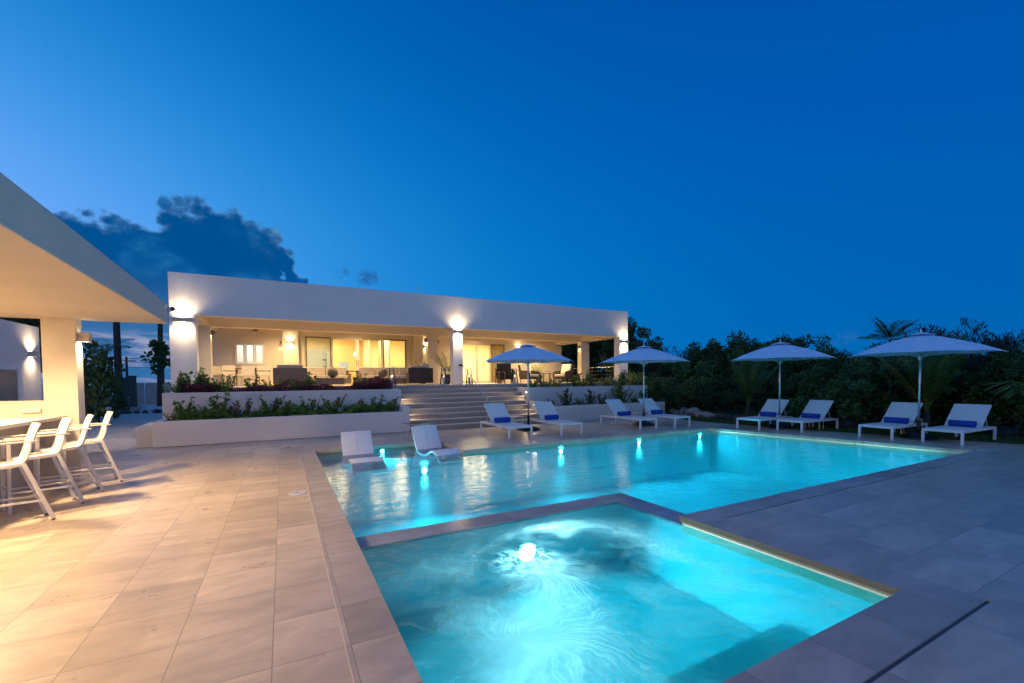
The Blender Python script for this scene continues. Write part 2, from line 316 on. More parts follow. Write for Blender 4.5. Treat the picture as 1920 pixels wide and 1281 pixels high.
M_PETAL = simple('petal_red', (.45, .03, .05), .7, var=.3); M_PETALO = simple('petal_orange', (.60, .20, .03), .7, var=.3); M_PALMY = leafmat('palm_brown', (.34, .24, .07), .3, .5, .2)

def emis(name, c, s):
    m = bpy.data.materials.new(name); m.use_nodes = True; nt = m.node_tree; nt.nodes.clear(); n = NT(nt)
    e = n.new('ShaderNodeEmission'); e.inputs[0].default_value = (*c, 1); e.inputs[1].default_value = s; o = n.new('ShaderNodeOutputMaterial'); n.put(o.inputs[0], e.outputs[0]); return m
M_GLOW = emis('lamp_glow', (1, .82, .58), 14); M_POOLGLOW = emis('pool_lamp_glow', (.75, 1, 1), 34); M_SPAGLOW = emis('spa_lamp_glow', (.9, 1, 1), 60); M_FLAME = emis('flame', (1, .55, .18), 22); M_STEPGL = emis('step_lamp_glow', (1, .72, .42), 25)

# ------------------------------------------------------------------ mesh builder
class MB:
    def __init__(s): s.v = []; s.f = []; s.sm = False
    def quad(s, a, b, c, d): i = len(s.v); s.v += [tuple(a), tuple(b), tuple(c), tuple(d)]; s.f.append((i, i+1, i+2, i+3)); return s
    def box(s, x0, x1, y0, y1, z0, z1):
        i = len(s.v); s.v += [(x0, y0, z0), (x1, y0, z0), (x1, y1, z0), (x0, y1, z0), (x0, y0, z1), (x1, y0, z1), (x1, y1, z1), (x0, y1, z1)]
        s.f += [tuple(i+k for k in q) for q in ((0, 3, 2, 1), (4, 5, 6, 7), (0, 1, 5, 4), (1, 2, 6, 5), (2, 3, 7, 6), (3, 0, 4, 7))]; return s
    def prism(s, poly, z0, z1):
        i = len(s.v); k = len(poly); s.v += [(x, y, z0) for x, y in poly] + [(x, y, z1) for x, y in poly]
        s.f.append(tuple(i+j for j in range(k))[::-1]); s.f.append(tuple(i+k+j for j in range(k)))
        s.f += [(i+j, i+(j+1) % k, i+k+(j+1) % k, i+k+j) for j in range(k)]; return s
    def beam(s, p, q, wd, ht, up=(0, 0, 1)):
        p = Vector(p); q = Vector(q); d = (q-p).normalized(); u = Vector(up); sd = d.cross(u)
        if sd.length < 1e-3: sd = d.cross(Vector((1, 0, 0)))
        sd.normalize(); u = sd.cross(d).normalized(); i = len(s.v)
        for c in (p, q):
            for a, b in ((-1, -1), (1, -1), (1, 1), (-1, 1)): s.v.append(tuple(c + sd*(a*wd/2) + u*(b*ht/2)))
        s.f += [tuple(i+k for k in r) for r in ((0, 1, 2, 3), (7, 6, 5, 4), (0, 4, 5, 1), (1, 5, 6, 2), (2, 6, 7, 3), (3, 7, 4, 0))]; return s
    def tube(s, pts, rs, n=8, cap=True):
        pts = [Vector(p) for p in pts]
        if not hasattr(rs, '__len__'): rs = [rs]*len(pts)
        i = len(s.v); ref = Vector((0, 0, 1))
        for k, p in enumerate(pts):
            d = (pts[min(k+1, len(pts)-1)] - pts[max(k-1, 0)]).normalized()
            a = d.cross(ref)
            if a.length < .05: a = d.cross(Vector((1, 0, 0)))
            a.normalize(); b = d.cross(a)
            for j in range(n):
                t = 2*math.pi*j/n; s.v.append(tuple(p + (a*math.cos(t)+b*math.sin(t))*rs[k]))
        for k in range(len(pts)-1):
            for j in range(n):
                s.f.append((i+k*n+j, i+k*n+(j+1) % n, i+(k+1)*n+(j+1) % n, i+(k+1)*n+j))
        if cap: s.f.append(tuple(i+j for j in range(n))[::-1]); s.f.append(tuple(i+(len(pts)-1)*n+j for j in range(n)))
        return s
    def lathe(s, prof, c=(0, 0, 0), n=20):
        i = len(s.v)
        for r, z in prof:
            for j in range(n): t = 2*math.pi*j/n; s.v.append((c[0]+r*math.cos(t), c[1]+r*math.sin(t), c[2]+z))
        for k in range(len(prof)-1):
            for j in range(n): s.f.append((i+k*n+j, i+k*n+(j+1) % n, i+(k+1)*n+(j+1) % n, i+(k+1)*n+j))
        return s
    def ball(s, c, r, n=12, sz=1., jit=0., rr=None):
        prof = [(max(.001, math.sin(math.pi*k/(n//2+2)))*r, -math.cos(math.pi*k/(n//2+2))*r*sz) for k in range(n//2+3)]
        i = len(s.v); s.lathe(prof, c, n)
        if jit:
            for q in range(i, len(s.v)):
                f = 1+(rr or rnd).uniform(-jit, jit); s.v[q] = tuple(c[k]+(s.v[q][k]-c[k])*f for k in range(3))
        return s
    def leaf(s, p, d, up, L, wd):
        p = Vector(p); sd = d.cross(up)
        if sd.length < .05: sd = d.cross(Vector((1, .3, 0)))
        sd.normalize(); m1 = p + d*(L*.5); i = len(s.v)
        s.v += [tuple(p), tuple(m1 + sd*wd*.5 + up*wd*.10), tuple(p + d*L), tuple(m1 - sd*wd*.5 + up*wd*.10)]
        s.f.append((i, i+1, i+2)); s.f.append((i, i+2, i+3)); return s
    def mesh(s, name, m, smooth=False):
        me = bpy.data.meshes.new(name); me.from_pydata(s.v, [], s.f); me.materials.append(m)
        if smooth: me.polygons.foreach_set('use_smooth', [True]*len(me.polygons))
        me.update(); return me
    def build(s, name, m, parent=None, smooth=False, bevel=0, weld=False, **tags):
        o = bpy.data.objects.new(name, s.mesh(name, m, smooth)); col.objects.link(o)
        if weld:
            bm = bmesh.new(); bm.from_mesh(o.data); bmesh.ops.remove_doubles(bm, verts=bm.verts, dist=1e-4); bm.to_mesh(o.data); bm.free()
        if parent is not None: o.parent = parent
        if bevel:
            b = o.modifiers.new('bevel', 'BEVEL'); b.width = bevel; b.segments = 2; b.limit_method = 'ANGLE'
        for k, v in tags.items(): o['category' if k == 'cat' else k] = v
        return o
def thing(name, label, cat, loc=(0, 0, 0), rz=0, group=None):
    o = bpy.data.objects.new(name, None); o.empty_display_size = .1; col.objects.link(o); o.location = loc; o.rotation_euler = (0, 0, rz)
    o['label'] = label; o['category'] = cat
    if group: o['group'] = group
    return o
def tree_copy(o, parent=None):
    c = o.copy(); col.objects.link(c); c.parent = parent
    for ch in [x for x in bpy.data.objects if x.parent == o]: tree_copy(ch, c)
    return c
def dup(o, loc, rz, label, scale=None):
    kids = {}
    for x in bpy.data.objects:
        if x.parent: kids.setdefault(x.parent.name, []).append(x)
    def rec(a, par):
        c = a.copy(); col.objects.link(c); c.parent = par
        for ch in kids.get(a.name, []): rec(ch, c)
        return c
    c = rec(o, None); c.location = loc; c.rotation_euler = (0, 0, rz); c['label'] = label
    if scale: c.scale = (scale,)*3 if not hasattr(scale, '__len__') else scale
    return c
def place(o, loc, rz, label=None, scale=None):
    o.location = loc; o.rotation_euler = (0, 0, rz)
    if label: o['label'] = label
    if scale: o.scale = (scale,)*3 if not hasattr(scale, '__len__') else scale
def wall_y(mb, x0, x1, y0, y1, z0, z1, holes):
    """wall in the XZ plane with rectangular holes (x0,x1,z0,z1), built from butted boxes"""
    xs = sorted({x0, x1, *[h[0] for h in holes], *[h[1] for h in holes]})
    for a, b in zip(xs, xs[1:]):
        hs = sorted([(h[2], h[3]) for h in holes if h[0] < (a+b)/2 < h[1]]); z = z0
        for c, d in hs:
            if c > z: mb.box(a, b, y0, y1, z, c)
            z = d
        if z < z1: mb.box(a, b, y0, y1, z, z1)
    return mb

# ------------------------------------------------------------------ ground, deck, pool
def gravel_mat():
    m, n, b = mat('gravel'); p = n.pos()
    big = n.noise(p, .35, 5, .6); s1 = n.new('ShaderNodeTexVoronoi'); n.put(s1.inputs['Vector'], p); s1.inputs['Scale'].default_value = 22
    c = n.mix(n.sstep(big, .35, .65), (.50, .45, .41), (.62, .57, .52))
    c = n.mix(n.m('MULTIPLY', n.sstep(s1.outputs['Distance'], .0, .55), .5), (.66, .60, .54), c)
    clod = n.m('MULTIPLY', n.sstep(n.noise(n.vscale(p, 1, 2.2, 1), 1.1, 6, .68, .6), .56, .64), n.sstep(n.sep(p)[1], 19, 24))
    c = n.mix(n.m('MULTIPLY', clod, .8), c, (.10, .085, .075))
    n.put(b.inputs['Base Color'], c); b.inputs['Roughness'].default_value = .95
    bump(n, b, n.m('ADD', s1.outputs['Distance'], n.noise(p, 6, 4, .6)), .9, .03); return m
M_GRAVEL = gravel_mat()
# one sheet to the horizon with the pool cut out of it
POOL = [(.62, 1.45), (4.05, 1.45), (4.05, 3.5), (13.05, 3.5), (12.1, 9.25), (3.61, 9.25), (3.61, 11.05), (.62, 11.05)]
g = MB()
gx = [-400, .4, 13.4, 400]; gy = [-400, 1.2, 11.3, 700]
for i in range(3):
    for j in range(3):
        if i == 1 and j == 1: continue
        g.quad((gx[i], gy[j], -.07), (gx[i+1], gy[j], -.07), (gx[i+1], gy[j+1], -.07), (gx[i], gy[j+1], -.07))
g.build('ground', M_GRAVEL, kind='structure')
T = .055
d = MB(); d.box(-9, .292, -5, 13.42, -T, 0); d.box(.30, 3.62, 11.05, 13.42, -T, 0)
d.box(3.62, 4.42, 9.25, 13.42, -T, 0)
d.build('pool_deck', M_DECK, kind='structure')
d = MB(); d.prism([(4.42, -5), (16.2, -5), (15.15, 3.17), (4.42, 3.17)], -T, 0); d.box(.30, 4.42, -5, 1.075, -T, 0)
d.prism([(13.05, 3.17), (15.15, 3.17), (14.15, 7.0), (13.75, 9.3), (12.1, 9.25), (13.05, 3.5)], -T, 0)
d.prism([(4.42, 9.25), (12.1, 9.25), (13.75, 9.3), (13.6, 11.4), (14.55, 13.42), (4.42, 13.42)], -T, 0)
d.build('pool_deck_stone', M_DECKR, kind='structure')
MB().box(.2925, .2995, -5, 13.42, -T, .001).build('deck_expansion_strip', simple('strip_cream', (.72, .62, .48), .6, var=.05), kind='structure')
c = MB(); c.box(.30, .62, 1.45, 11.05, -T, .0015); c.build('pool_coping', M_COPE, kind='structure')
c = MB(); c.box(.30, 4.42, 1.10, 1.45, -T, .0015); c.box(4.05, 4.42, 1.45, 3.5, -T, .0015); c.box(4.42, 13.05, 3.195, 3.5, -T, .0015)
c.build('pool_coping_edge', M_COPEX, kind='structure')
b = MB(); b.box(-.3, 4.44, 1.078, 1.098, -T, -.012); b.box(4.35, 13.05, 3.172, 3.193, -T, -.010); b.build('drain_channel', simple('drain_grey', (.13, .15, .17), .7), kind='structure')
WL = -.09
# basin walls
def walls(mb, poly, z0, z1, off=.0):
    for k in range(len(poly)):
        a = poly[k]; bq = poly[(k+1) % len(poly)]
        mb.quad((a[0], a[1], z0), (bq[0], bq[1], z0), (bq[0], bq[1], z1), (a[0], a[1], z1))
def grow(poly, o):
    res = []; n_ = len(poly)
    for k in range(n_):
        p0, p1, p2 = Vector(poly[k-1]), Vector(poly[k]), Vector(poly[(k+1) % n_])
        e1 = (p1-p0).normalized(); e2 = (p2-p1).normalized(); n1_ = Vector((e1.y, -e1.x)); n2_ = Vector((e2.y, -e2.x))
        q = (n1_+n2_)/(1+n1_.dot(n2_)); res.append(tuple(p1+q*o))
    return res
PG = grow(POOL, .018)
lip = MB(); walls(lip, PG, -.20, -T); lip.build('waterline_tiles', M_LIP, kind='structure')
bs = MB(); walls(bs, PG, -1.35, -.20)
bs.prism(PG, -1.45, -1.35)
bs.build('pool_basin', M_BASIN, kind='structure')
sh = MB(); sh.box(.60, 3.63, 9.27, 11.07, -1.34, -.34); sh.build('pool_shelf', M_BASIN, kind='structure')
sp = MB(); sp.box(.602, 4.032, 1.432, 4.54, -1.30, -.95)
sp.box(2.45, 4.032, 1.432, 2.30, -.95, -.72)
sp.build('spa_basin', M_BASIN, kind='structure')
sw = MB(); sw.prism([(.602, 4.54), (4.066, 4.54), (4.066, 3.476), (4.38, 3.476), (4.38, 4.86), (.602, 4.86)], -1.34, -.12); sw.build('spa_wall', M_BASIN, kind='structure')
sw = MB(); sw.prism([(.604, 4.53), (4.04, 4.53), (4.04, 3.478), (4.39, 3.478), (4.39, 4.87), (.604, 4.87)], -.12, WL+.004); sw.build('spa_wall_capping', M_SPAWALL, kind='structure')
wt = MB()
for poly in ([(.604, 4.872), (4.392, 4.872), (12.78, 4.872), (12.09, 9.26), (.604, 9.26)], [(4.392, 3.49), (13.02, 3.49), (12.80, 4.872), (4.392, 4.872)], [(.604, 9.26), (3.62, 9.26), (3.62, 11.06), (.604, 11.06)]):
    i = len(wt.v); wt.v += [(x, y, WL) for x, y in poly]; wt.f.append(tuple(range(i, i+len(poly))))
wt.build('pool_water', M_WATER, kind='structure')
MB().quad((.604, 1.44, WL), (4.045, 1.44, WL), (4.045, 4.528, WL), (.604, 4.528, WL)).build('spa_water', M_SPAW, kind='structure')

# underwater lamps
def pool_lamp(x, y, z, r, label, m, e, group='underwater pool lights', aim=(0, -1, -.15), spread=2.6):
    t = thing('pool_light', label, 'pool light', (x, y, z), 0, group)
    MB().tube([(0, .0, 0), (0, -.03, 0)], [r*1.35, r*1.25], 18).build('rim', M_STEEL, t)
    MB().tube([(0, -.031, 0), (0, -.036, 0)], [r, r*.9], 18).build('lens', m, t)
    light('AREA', (x, y-.05, z), e, POOLC, 'pool_light_beam', aim, shape='DISK', size=r*2, spread=spread)
pool_lamp(6.3, 9.26, -.28, .036, 'small bright underwater light in far pool wall behind first parasol pair', M_POOLGLOW, 62)
pool_lamp(9.0, 9.26, -.28, .036, 'small underwater light in far pool wall, between the two other far-wall lights', M_POOLGLOW, 60)
pool_lamp(11.56, 9.26, -.28, .036, 'small underwater light in far pool wall nearest the lawn corner', M_POOLGLOW, 60)
pool_lamp(2.16, 11.06, -.17, .036, 'underwater light in shallow ledge wall between the two white pool chairs', M_POOLGLOW, 60)
pool_lamp(2.70, 9.265, -.42, .042, 'bright underwater light in ledge riser below the white pool chairs', M_POOLGLOW, 60)
pool_lamp(2.57, 4.535, -.55, .10, 'large glaring white underwater light in the bubbling spa wall', M_SPAGLOW, 100, aim=(0, -1, -.1))
# unseen lights under near coping; the last added to brighten the right end
for (x, y, e) in ((6.4, 3.55, 62), (9.2, 3.55, 56), (11.8, 3.55, 50)):
    t = thing('pool_light', 'unseen underwater light under near coping of the long pool', 'pool light', (x, y-.03, -.6), 0, 'underwater pool lights')
    MB().tube([(0, .0, 0), (0, .02, 0)], [.08, .07], 18).build('rim', M_STEEL, t); MB().tube([(0, .021, 0), (0, .026, 0)], [.05, .05], 18).build('lens', M_POOLGLOW, t)
    light('AREA', (x, y+.03, -.6), e, POOLC, 'pool_light_beam', (0, 1, -.15), shape='DISK', size=.1, spread=2.8)
for (x, y, z, e, dr) in ((.66, 6.9, -.6, 60, (1, 0, -.15)), (.66, 2.0, -.6, 20, (1, .1, -.2))):
    t = thing('pool_light', 'underwater light low on the side wall of the basin', 'pool light', (x, y, z), 0, 'underwater pool lights')
    MB().tube([(0, 0, 0), Vector(dr)*.02], [.07, .06], 16).build('rim', M_STEEL, t); MB().tube([Vector(dr)*.021, Vector(dr)*.027], [.045, .04], 16).build('lens', M_POOLGLOW, t)
    light('AREA', Vector((x, y, z))+Vector(dr)*.05, e, POOLC, 'pool_light_beam', dr, shape='DISK', size=.1, spread=2.8)
# skimmer lid and grass
s = thing('skimmer_lid', 'round pale grey skimmer lid set in tiles beside the pool', 'lid', (.15, 6.9, .0))
MB().lathe([(.001, .008), (.118, .008), (.125, .003), (.125, 0)], n=28).build('disc', simple('lid_plastic', (.62, .62, .64), .5), s); MB().tube([(-.03, 0, .009), (.03, 0, .009)], .004, 6).build('finger_slot', M_BLACK, s)

# ------------------------------------------------------------------ lawn, beds, rocks
lawn = MB(); LP = [(15.17, 3.17), (16.2, -5), (18.2, -5), (16.9, 3.6), (16.45, 6.8), (16.3, 11.0), (15.6, 14.3), (14.7, 14.3), (14.6, 13.45), (13.62, 11.4), (13.78, 9.3), (14.17, 7.0)]
lawn.prism(LP, -.066, -.02); lawn.build('lawn', simple('lawn_soil', (.02, .038, .012), .95, var=.4, scale=12), kind='structure')
def inpoly(x, y, P):
    r = False
    for k in range(len(P)):
        (a, b_), (c_, d_) = P[k-1], P[k]
        if (b_ > y) != (d_ > y) and x < (c_-a)*(y-b_)/(d_-b_)+a: r = not r
    return r
gr = MB(); k = 0
while k < 26000:
    x, y = rnd.uniform(13.6, 18), rnd.uniform(-1, 14.3)
    if not inpoly(x, y, LP): continue
    k += 1; a = rnd.uniform(0, 6.28); dv = Vector((math.cos(a)*.5, math.sin(a)*.5, 1)).normalized()
    gr.leaf((x, y, -.02), dv, Vector((math.cos(a+1.5), math.sin(a+1.5), 0)), rnd.uniform(.03, .065), .012)
gr.build('grass', M_GRASS, kind='stuff', label='short mown grass strip beside the deck', cat='grass')
bed = MB(); bed.prism([(16.9, 3.6), (18.2, -5), (60, -5), (60, 70), (16.6, 70), (16.3, 14.3), (15.6, 14.3), (16.3, 11), (16.45, 6.8)], -.068, -.06)
bed.build('planting_bed', M_SOIL, kind='structure')
def rock(c, r, m, label, group, seed):
    q = random.Random(seed); bm = bmesh.new(); bmesh.ops.create_icosphere(bm, subdivisions=3, radius=1)
    dirs = [Vector((q.gauss(0, 1), q.gauss(0, 1), q.gauss(0, 1))).normalized() for _ in range(22)]; hs = [q.uniform(.62, .95) for _ in dirs]
    for v in bm.verts:
        n_ = v.co.normalized(); f = 1.15
        for dd, h in zip(dirs, hs):
            t_ = n_.dot(dd)
            if t_ > 0: f = min(f, h/t_)
        v.co = n_*f*r*(1+q.uniform(-.03, .03)); v.co.z *= .72
    me = bpy.data.meshes.new('rock'); bm.to_mesh(me); bm.free(); me.materials.append(m)
    o = bpy.data.objects.new('rock', me); col.objects.link(o); o.location = c; o['label'] = label; o['category'] = 'rock'; o['group'] = group
RK = [(1257, .30, 'pale coral boulder beside the end of the low planter'), (1271, .24, 'greyish coral boulder, second from the low planter end'), (1284, .34, 'large pale coral boulder, third along the rockery'), (1299, .36, 'tallest pale coral boulder in the rockery middle'), (1312, .26, 'pitted coral boulder right of the tallest one'), (1324, .28, 'pale coral boulder where the rockery turns dark'), (1334, .20, 'small pale coral boulder at the end of the pale ones')]
for k, (x, r, lb) in enumerate(RK):
    p = far(x, 20.8 - k*.28); rock((p.x, p.y, r*.38), r, M_ROCK, lb, 'pale coral boulders edging the bed', 50+k)
for k, (x, D, r) in enumerate(((1345, 19.2, .20), (1357, 19.0, .22), (1370, 18.9, .18), (1384, 18.7, .20), (1398, 18.6, .16), (1574, 17.6, .30), (1590, 17.4, .34), (1606, 17.5, .24), (1620, 17.4, .28), (1634, 17.3, .2), (1880, 17.4, .3), (1905, 17.5, .26))):
    p = far(x, D); lb = ('small dark rock in the row right of the pale boulders' if k < 5 else 'dark rock in the pile between the two right parasols' if k < 10 else 'dark rock in bed behind the last lounger')
    rock((p.x, p.y, r*.35), r, M_ROCKD, lb, 'dark rocks edging the bed', 80+k)
gs = MB(); q = random.Random(3)
for k in range(2600):
    t_ = q.random(); y = -3+t_*17.3; xe = 16.9+(3.6-y)*.16 if y < 3.6 else (16.9-(y-3.6)*.14 if y < 6.8 else (16.45-(y-6.8)*.035 if y < 11 else 16.3-(y-11)*.21))
    gs.ball((xe+.14+q.gauss(0, .13), y, -.045+q.uniform(0, .02)), q.uniform(.018, .042), 5, .7)
gs.build('edging_pebbles', simple('pebble', (.50, .45, .41), .9, var=.25, scale=30), kind='stuff', label='strip of pale pebbles between lawn and planting bed', cat='pebbles')

# ------------------------------------------------------------------ stairs, terrace, planters
TZ = 1.44; RH = .16; TD = .33; SY = 13.45
st_ = thing('stone_staircase', 'wide nine-step stone staircase up to the terrace', 'staircase', (6, SY, 0))
for k in range(9):
    x0, x1 = (-2.4, 2.52)
    if k >= 5: x0, x1 = -2.42, 2.60
    if k == 8: x0, x1 = -2.42, 2.62
    y = k*TD
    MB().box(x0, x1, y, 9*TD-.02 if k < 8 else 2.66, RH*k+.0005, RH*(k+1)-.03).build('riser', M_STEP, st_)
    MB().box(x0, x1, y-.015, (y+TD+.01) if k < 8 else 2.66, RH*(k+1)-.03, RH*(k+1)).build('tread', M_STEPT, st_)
MB().box(-2.95, 15.7, 16.12, 28.5, .9, TZ-.001).build('terrace', M_TERR, kind='structure')
MB().box(-2.95, 15.7, 16.095, 16.118, .9, TZ-.002).build('terrace_edge', M_STEP, kind='structure')
def planter(name, label, x0, x1, y0, y1, h, soil, blk=None, group='white stucco planter walls'):
    t = thing(name, label, 'planter', (x0, y0, 0), 0, group); L = x1-x0; D = y1-y0
    m = MB(); m.box(0, L, 0, .18, 0, h); m.box(0, .18, .18, D, 0, h)
    if blk: m.box(*blk)
    else: m.box(L-.18, L, .18, D, 0, h)
    m.build('wall', M_PLANT, t, bevel=.012)
    MB().box(.18, L-.18 if not blk else L, .18, D, 0, soil).build('soil', M_SOIL, t)
    return t
planter('planter', 'long low white planter left of the staircase, nearest the pool', -2.86, 3.30, 13.5, 14.80, .64, .53, (6.16, 6.38, 0, 1.30, 0, .80))
planter('planter', 'upper white planter wall left of the staircase below the terrace', -2.90, 3.56, 14.80, 16.09, 1.32, 1.16)
planter('planter', 'low white planter right of the staircase behind the loungers', 8.62, 14.60, 13.4, 14.80, .60, .50, (-.20, 0, .0, 1.40, 0, .78))
planter('planter', 'upper white planter wall right of the staircase below the terrace', 8.63, 15.0, 14.80, 16.09, 1.29, 1.15)
lw = thing('low_wall', 'short low stucco wall on gravel left of the long planter', 'wall', (-3.14, 14.6, 0)); MB().box(-.22, .24, -.3, 2.4, -.07, .47).build('wall', M_PLANT, lw, bevel=.01)
# step lights
def step_light(x, y, z, s, label):
    t = thing('step_light', label, 'step light', (x, y, z), 0, 'lights beside the steps')
    MB().box(0, .012*s, -.05, .05, -.03, .03).build('rim', M_STEEL, t) if s > 0 else MB().box(.012*s, 0, -.05, .05, -.03, .03).build('rim', M_STEEL, t)
    MB().box(min(.013*s, .016*s), max(.013*s, .016*s), -.035, .035, -.018, .015).build('lens', M_STEPGL, t)
    light('SPOT', (x+.03*s, y, z), 22, WARM, 'step_light_beam', (.75*s, -.12, -.55), spot_size=R(140), spot_blend=1, shadow_soft_size=.03)
step_light(3.561, 15.0, 1.10, 1, 'warm step light on the left wall by the upper steps')
step_light(3.521, 14.05, .66, 1, 'warm step light on the left wall by the lower steps')
step_light(8.618, 15.0, 1.10, -1, 'warm step light on the right wall by the upper steps')
step_light(8.415, 14.05, .66, -1, 'warm step light on the right wall by the lower steps')
# handrail
hr = thing('handrail', 'slim steel handrail running down the steps from the centre pillar', 'handrail', (6.62, 16.9, 0))
a = Vector((0, -.05, 2.24)); bq = Vector((-.32, -3.28, .88)); 
MB().tube([a, bq], .02, 10).build('rail', M_STEEL, hr, True); MB().tube([bq+Vector((0, 0, .01)), bq+Vector((0, 0, -.72))], .018, 10).build('post', M_STEEL, hr, True)
MB().box(-.16, .02, -.06, -.004, 2.19, 2.26).build('bracket', M_BLACK, hr)

# ------------------------------------------------------------------ villa
V = thing('villa', 'white flat-roofed modern villa with deep lit terrace behind the pool', 'house', (6.3, 16.9, TZ))
def vp(mb, name, m, parent=None, **k):
    """world coordinates -> villa's frame"""
    par = parent or V; off = Vector(V.location)
    q = par
    while q is not V and q is not None: off = off + Vector(q.location); q = q.parent
    mb.v = [(x-off.x, y-off.y, z-off.z) for x, y, z in mb.v]
    return mb.build(name, m, par, **k)
FZ0, FZ1, FY = 3.75, 5.05, 16.9
m = MB(); m.box(-3.07, 15.74, FY, FY+.40, FZ0, FZ1); m.box(-3.07, -2.75, FY+.40, 28.2, FZ0, FZ1); m.box(15.42, 15.74, FY+.40, 28.2, FZ0, FZ1); vp(m, 'fascia', M_STUC, bevel=.012)
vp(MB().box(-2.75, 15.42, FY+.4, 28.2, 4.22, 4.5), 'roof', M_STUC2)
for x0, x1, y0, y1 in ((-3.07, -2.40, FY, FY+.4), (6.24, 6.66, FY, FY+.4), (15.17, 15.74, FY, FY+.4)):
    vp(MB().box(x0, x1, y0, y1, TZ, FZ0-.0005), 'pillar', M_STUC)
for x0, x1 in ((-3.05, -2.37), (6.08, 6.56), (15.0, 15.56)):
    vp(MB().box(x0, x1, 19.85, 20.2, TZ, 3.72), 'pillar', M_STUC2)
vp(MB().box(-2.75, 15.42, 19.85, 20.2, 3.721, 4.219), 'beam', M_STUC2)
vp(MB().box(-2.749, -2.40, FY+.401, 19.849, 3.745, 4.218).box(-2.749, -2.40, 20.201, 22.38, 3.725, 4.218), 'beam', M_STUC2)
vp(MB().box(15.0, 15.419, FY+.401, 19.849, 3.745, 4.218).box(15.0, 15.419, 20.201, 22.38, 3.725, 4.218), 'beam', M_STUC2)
BY = 22.4
H1 = (.93, 5.74, TZ, 3.76); H2 = (8.05, 11.45, TZ, 3.68); HW = (-1.84, -.66, 2.36, 3.33); HS = (12.55, 13.30, TZ+.35, 2.62)
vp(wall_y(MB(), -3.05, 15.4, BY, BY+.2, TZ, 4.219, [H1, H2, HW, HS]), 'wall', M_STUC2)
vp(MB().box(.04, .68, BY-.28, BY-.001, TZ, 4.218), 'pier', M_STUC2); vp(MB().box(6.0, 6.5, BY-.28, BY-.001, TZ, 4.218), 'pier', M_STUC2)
M_KWALL = simple('interior_wall', (.70, .58, .36), .85, var=.03, scale=1); M_ORWALL = simple('interior_accent', (.66, .42, .17), .85, var=.04, scale=1); M_KCAB = simple('kitchen_grey', (.20, .22, .21), .55, var=.05)
m = MB(); m.box(-2.6, 15.2, 28.2, 28.3, TZ, 4.2); m.box(-2.7, -2.6, BY+.2, 28.3, TZ, 4.2); m.box(7.3, 7.4, BY+.2, 28.2, TZ, 4.2); m.box(15.2, 15.3, BY+.2, 28.3, TZ, 4.2); vp(m, 'interior_wall', M_KWALL)
vp(MB().box(2.55, 4.35, 27.2, 27.3, TZ, 4.2), 'accent_wall', M_ORWALL)
m = MB(); m.box(-2.55, 2.55, 27.55, 28.19, TZ, 3.45); 
vp(m, 'cabinet', M_KCAB)
vp(MB().box(-.05, 1.05, 27.50, 27.549, 2.25, 3.25), 'shelf_frame', simple('shelf_dark', (.16, .14, .11), .6))
vp(MB().box(.02, .98, 27.46, 27.499, 2.32, 2.66).box(.02, .98, 27.46, 27.499, 2.80, 3.18), 'shelf_panel', simple('shelf_olive', (.40, .36, .16), .6, var=.3, scale=6))
vp(MB().box(.0, 1.1, 27.48, 27.545, 2.14, 2.19), 'counter_light', emis('counter_light', (.9, 1, 1), 4))
vp(MB().box(2.30, 2.55, 27.35, 27.54, TZ, 3.4).box(2.1, 2.30, 27.4, 27.54, 2.9, 2.95).box(2.1, 2.30, 27.4, 27.54, 2.5, 2.55), 'cabinet', M_KCAB)
vp(MB().box(2.95, 3.45, 27.17, 27.199, 1.7, 2.75), 'doorway_panel', simple('painted_door', (.25, .33, .46), .6))
vp(MB().box(4.3, 4.36, 25.2, 28.1, TZ, 4.1).box(5.2, 5.26, 24.2, 27.2, TZ, 4.1), 'partition', M_KWALL)
vp(MB().ball((3.75, 26.2, 3.15), .11, 14), 'pendant_lamp', emis('pendant', (1, .75, .42), 26))
vp(MB().tube([(3.75, 26.2, 3.26), (3.75, 26.2, 4.2)], .008, 5), 'pendant_cord', M_BLACK)
vp(MB().box(1.6, 4.2, 24.6, 25.6, 2.12, 2.17).box(1.8, 1.9, 24.8, 25.4, TZ, 2.12).box(3.9, 4.0, 24.8, 25.4, TZ, 2.12), 'dining_table', M_TEAK)
vp(MB().box(9.0, 10.9, 25.4, 27.4, TZ, 2.0).box(9.0, 10.9, 27.4, 27.55, TZ, 2.5), 'bed', M_CUSHC)
vp(MB().box(10.4, 10.85, 28.15, 28.19, 2.3, 2.65), 'picture', simple('print', (.22, .24, .20), .6, var=.4, scale=9))
for (x, y, sx, sy, e) in ((1.0, 25.3, 4, 2.6, 520), (5.6, 25.3, 2.6, 3, 400), (10.2, 25.3, 3, 3, 720), (13.6, 25, 2, 2, 280)):
    light('AREA', (x, y, 4.1), e, (1, .80, .45), 'ceiling_light_glow', (0, 0, -1), shape='RECTANGLE', size=sx, size_y=sy)
def frame(mb, x0, x1, z0, z1, y, w_=.07, d_=.06):
    mb.box(x0, x0+w_, y, y+d_, z0, z1); mb.box(x1-w_, x1, y, y+d_, z0, z1); mb.box(x0+w_, x1-w_, y, y+d_, z1-w_, z1); mb.box(x0+w_, x1-w_, y, y+d_, z0, z0+w_); return mb
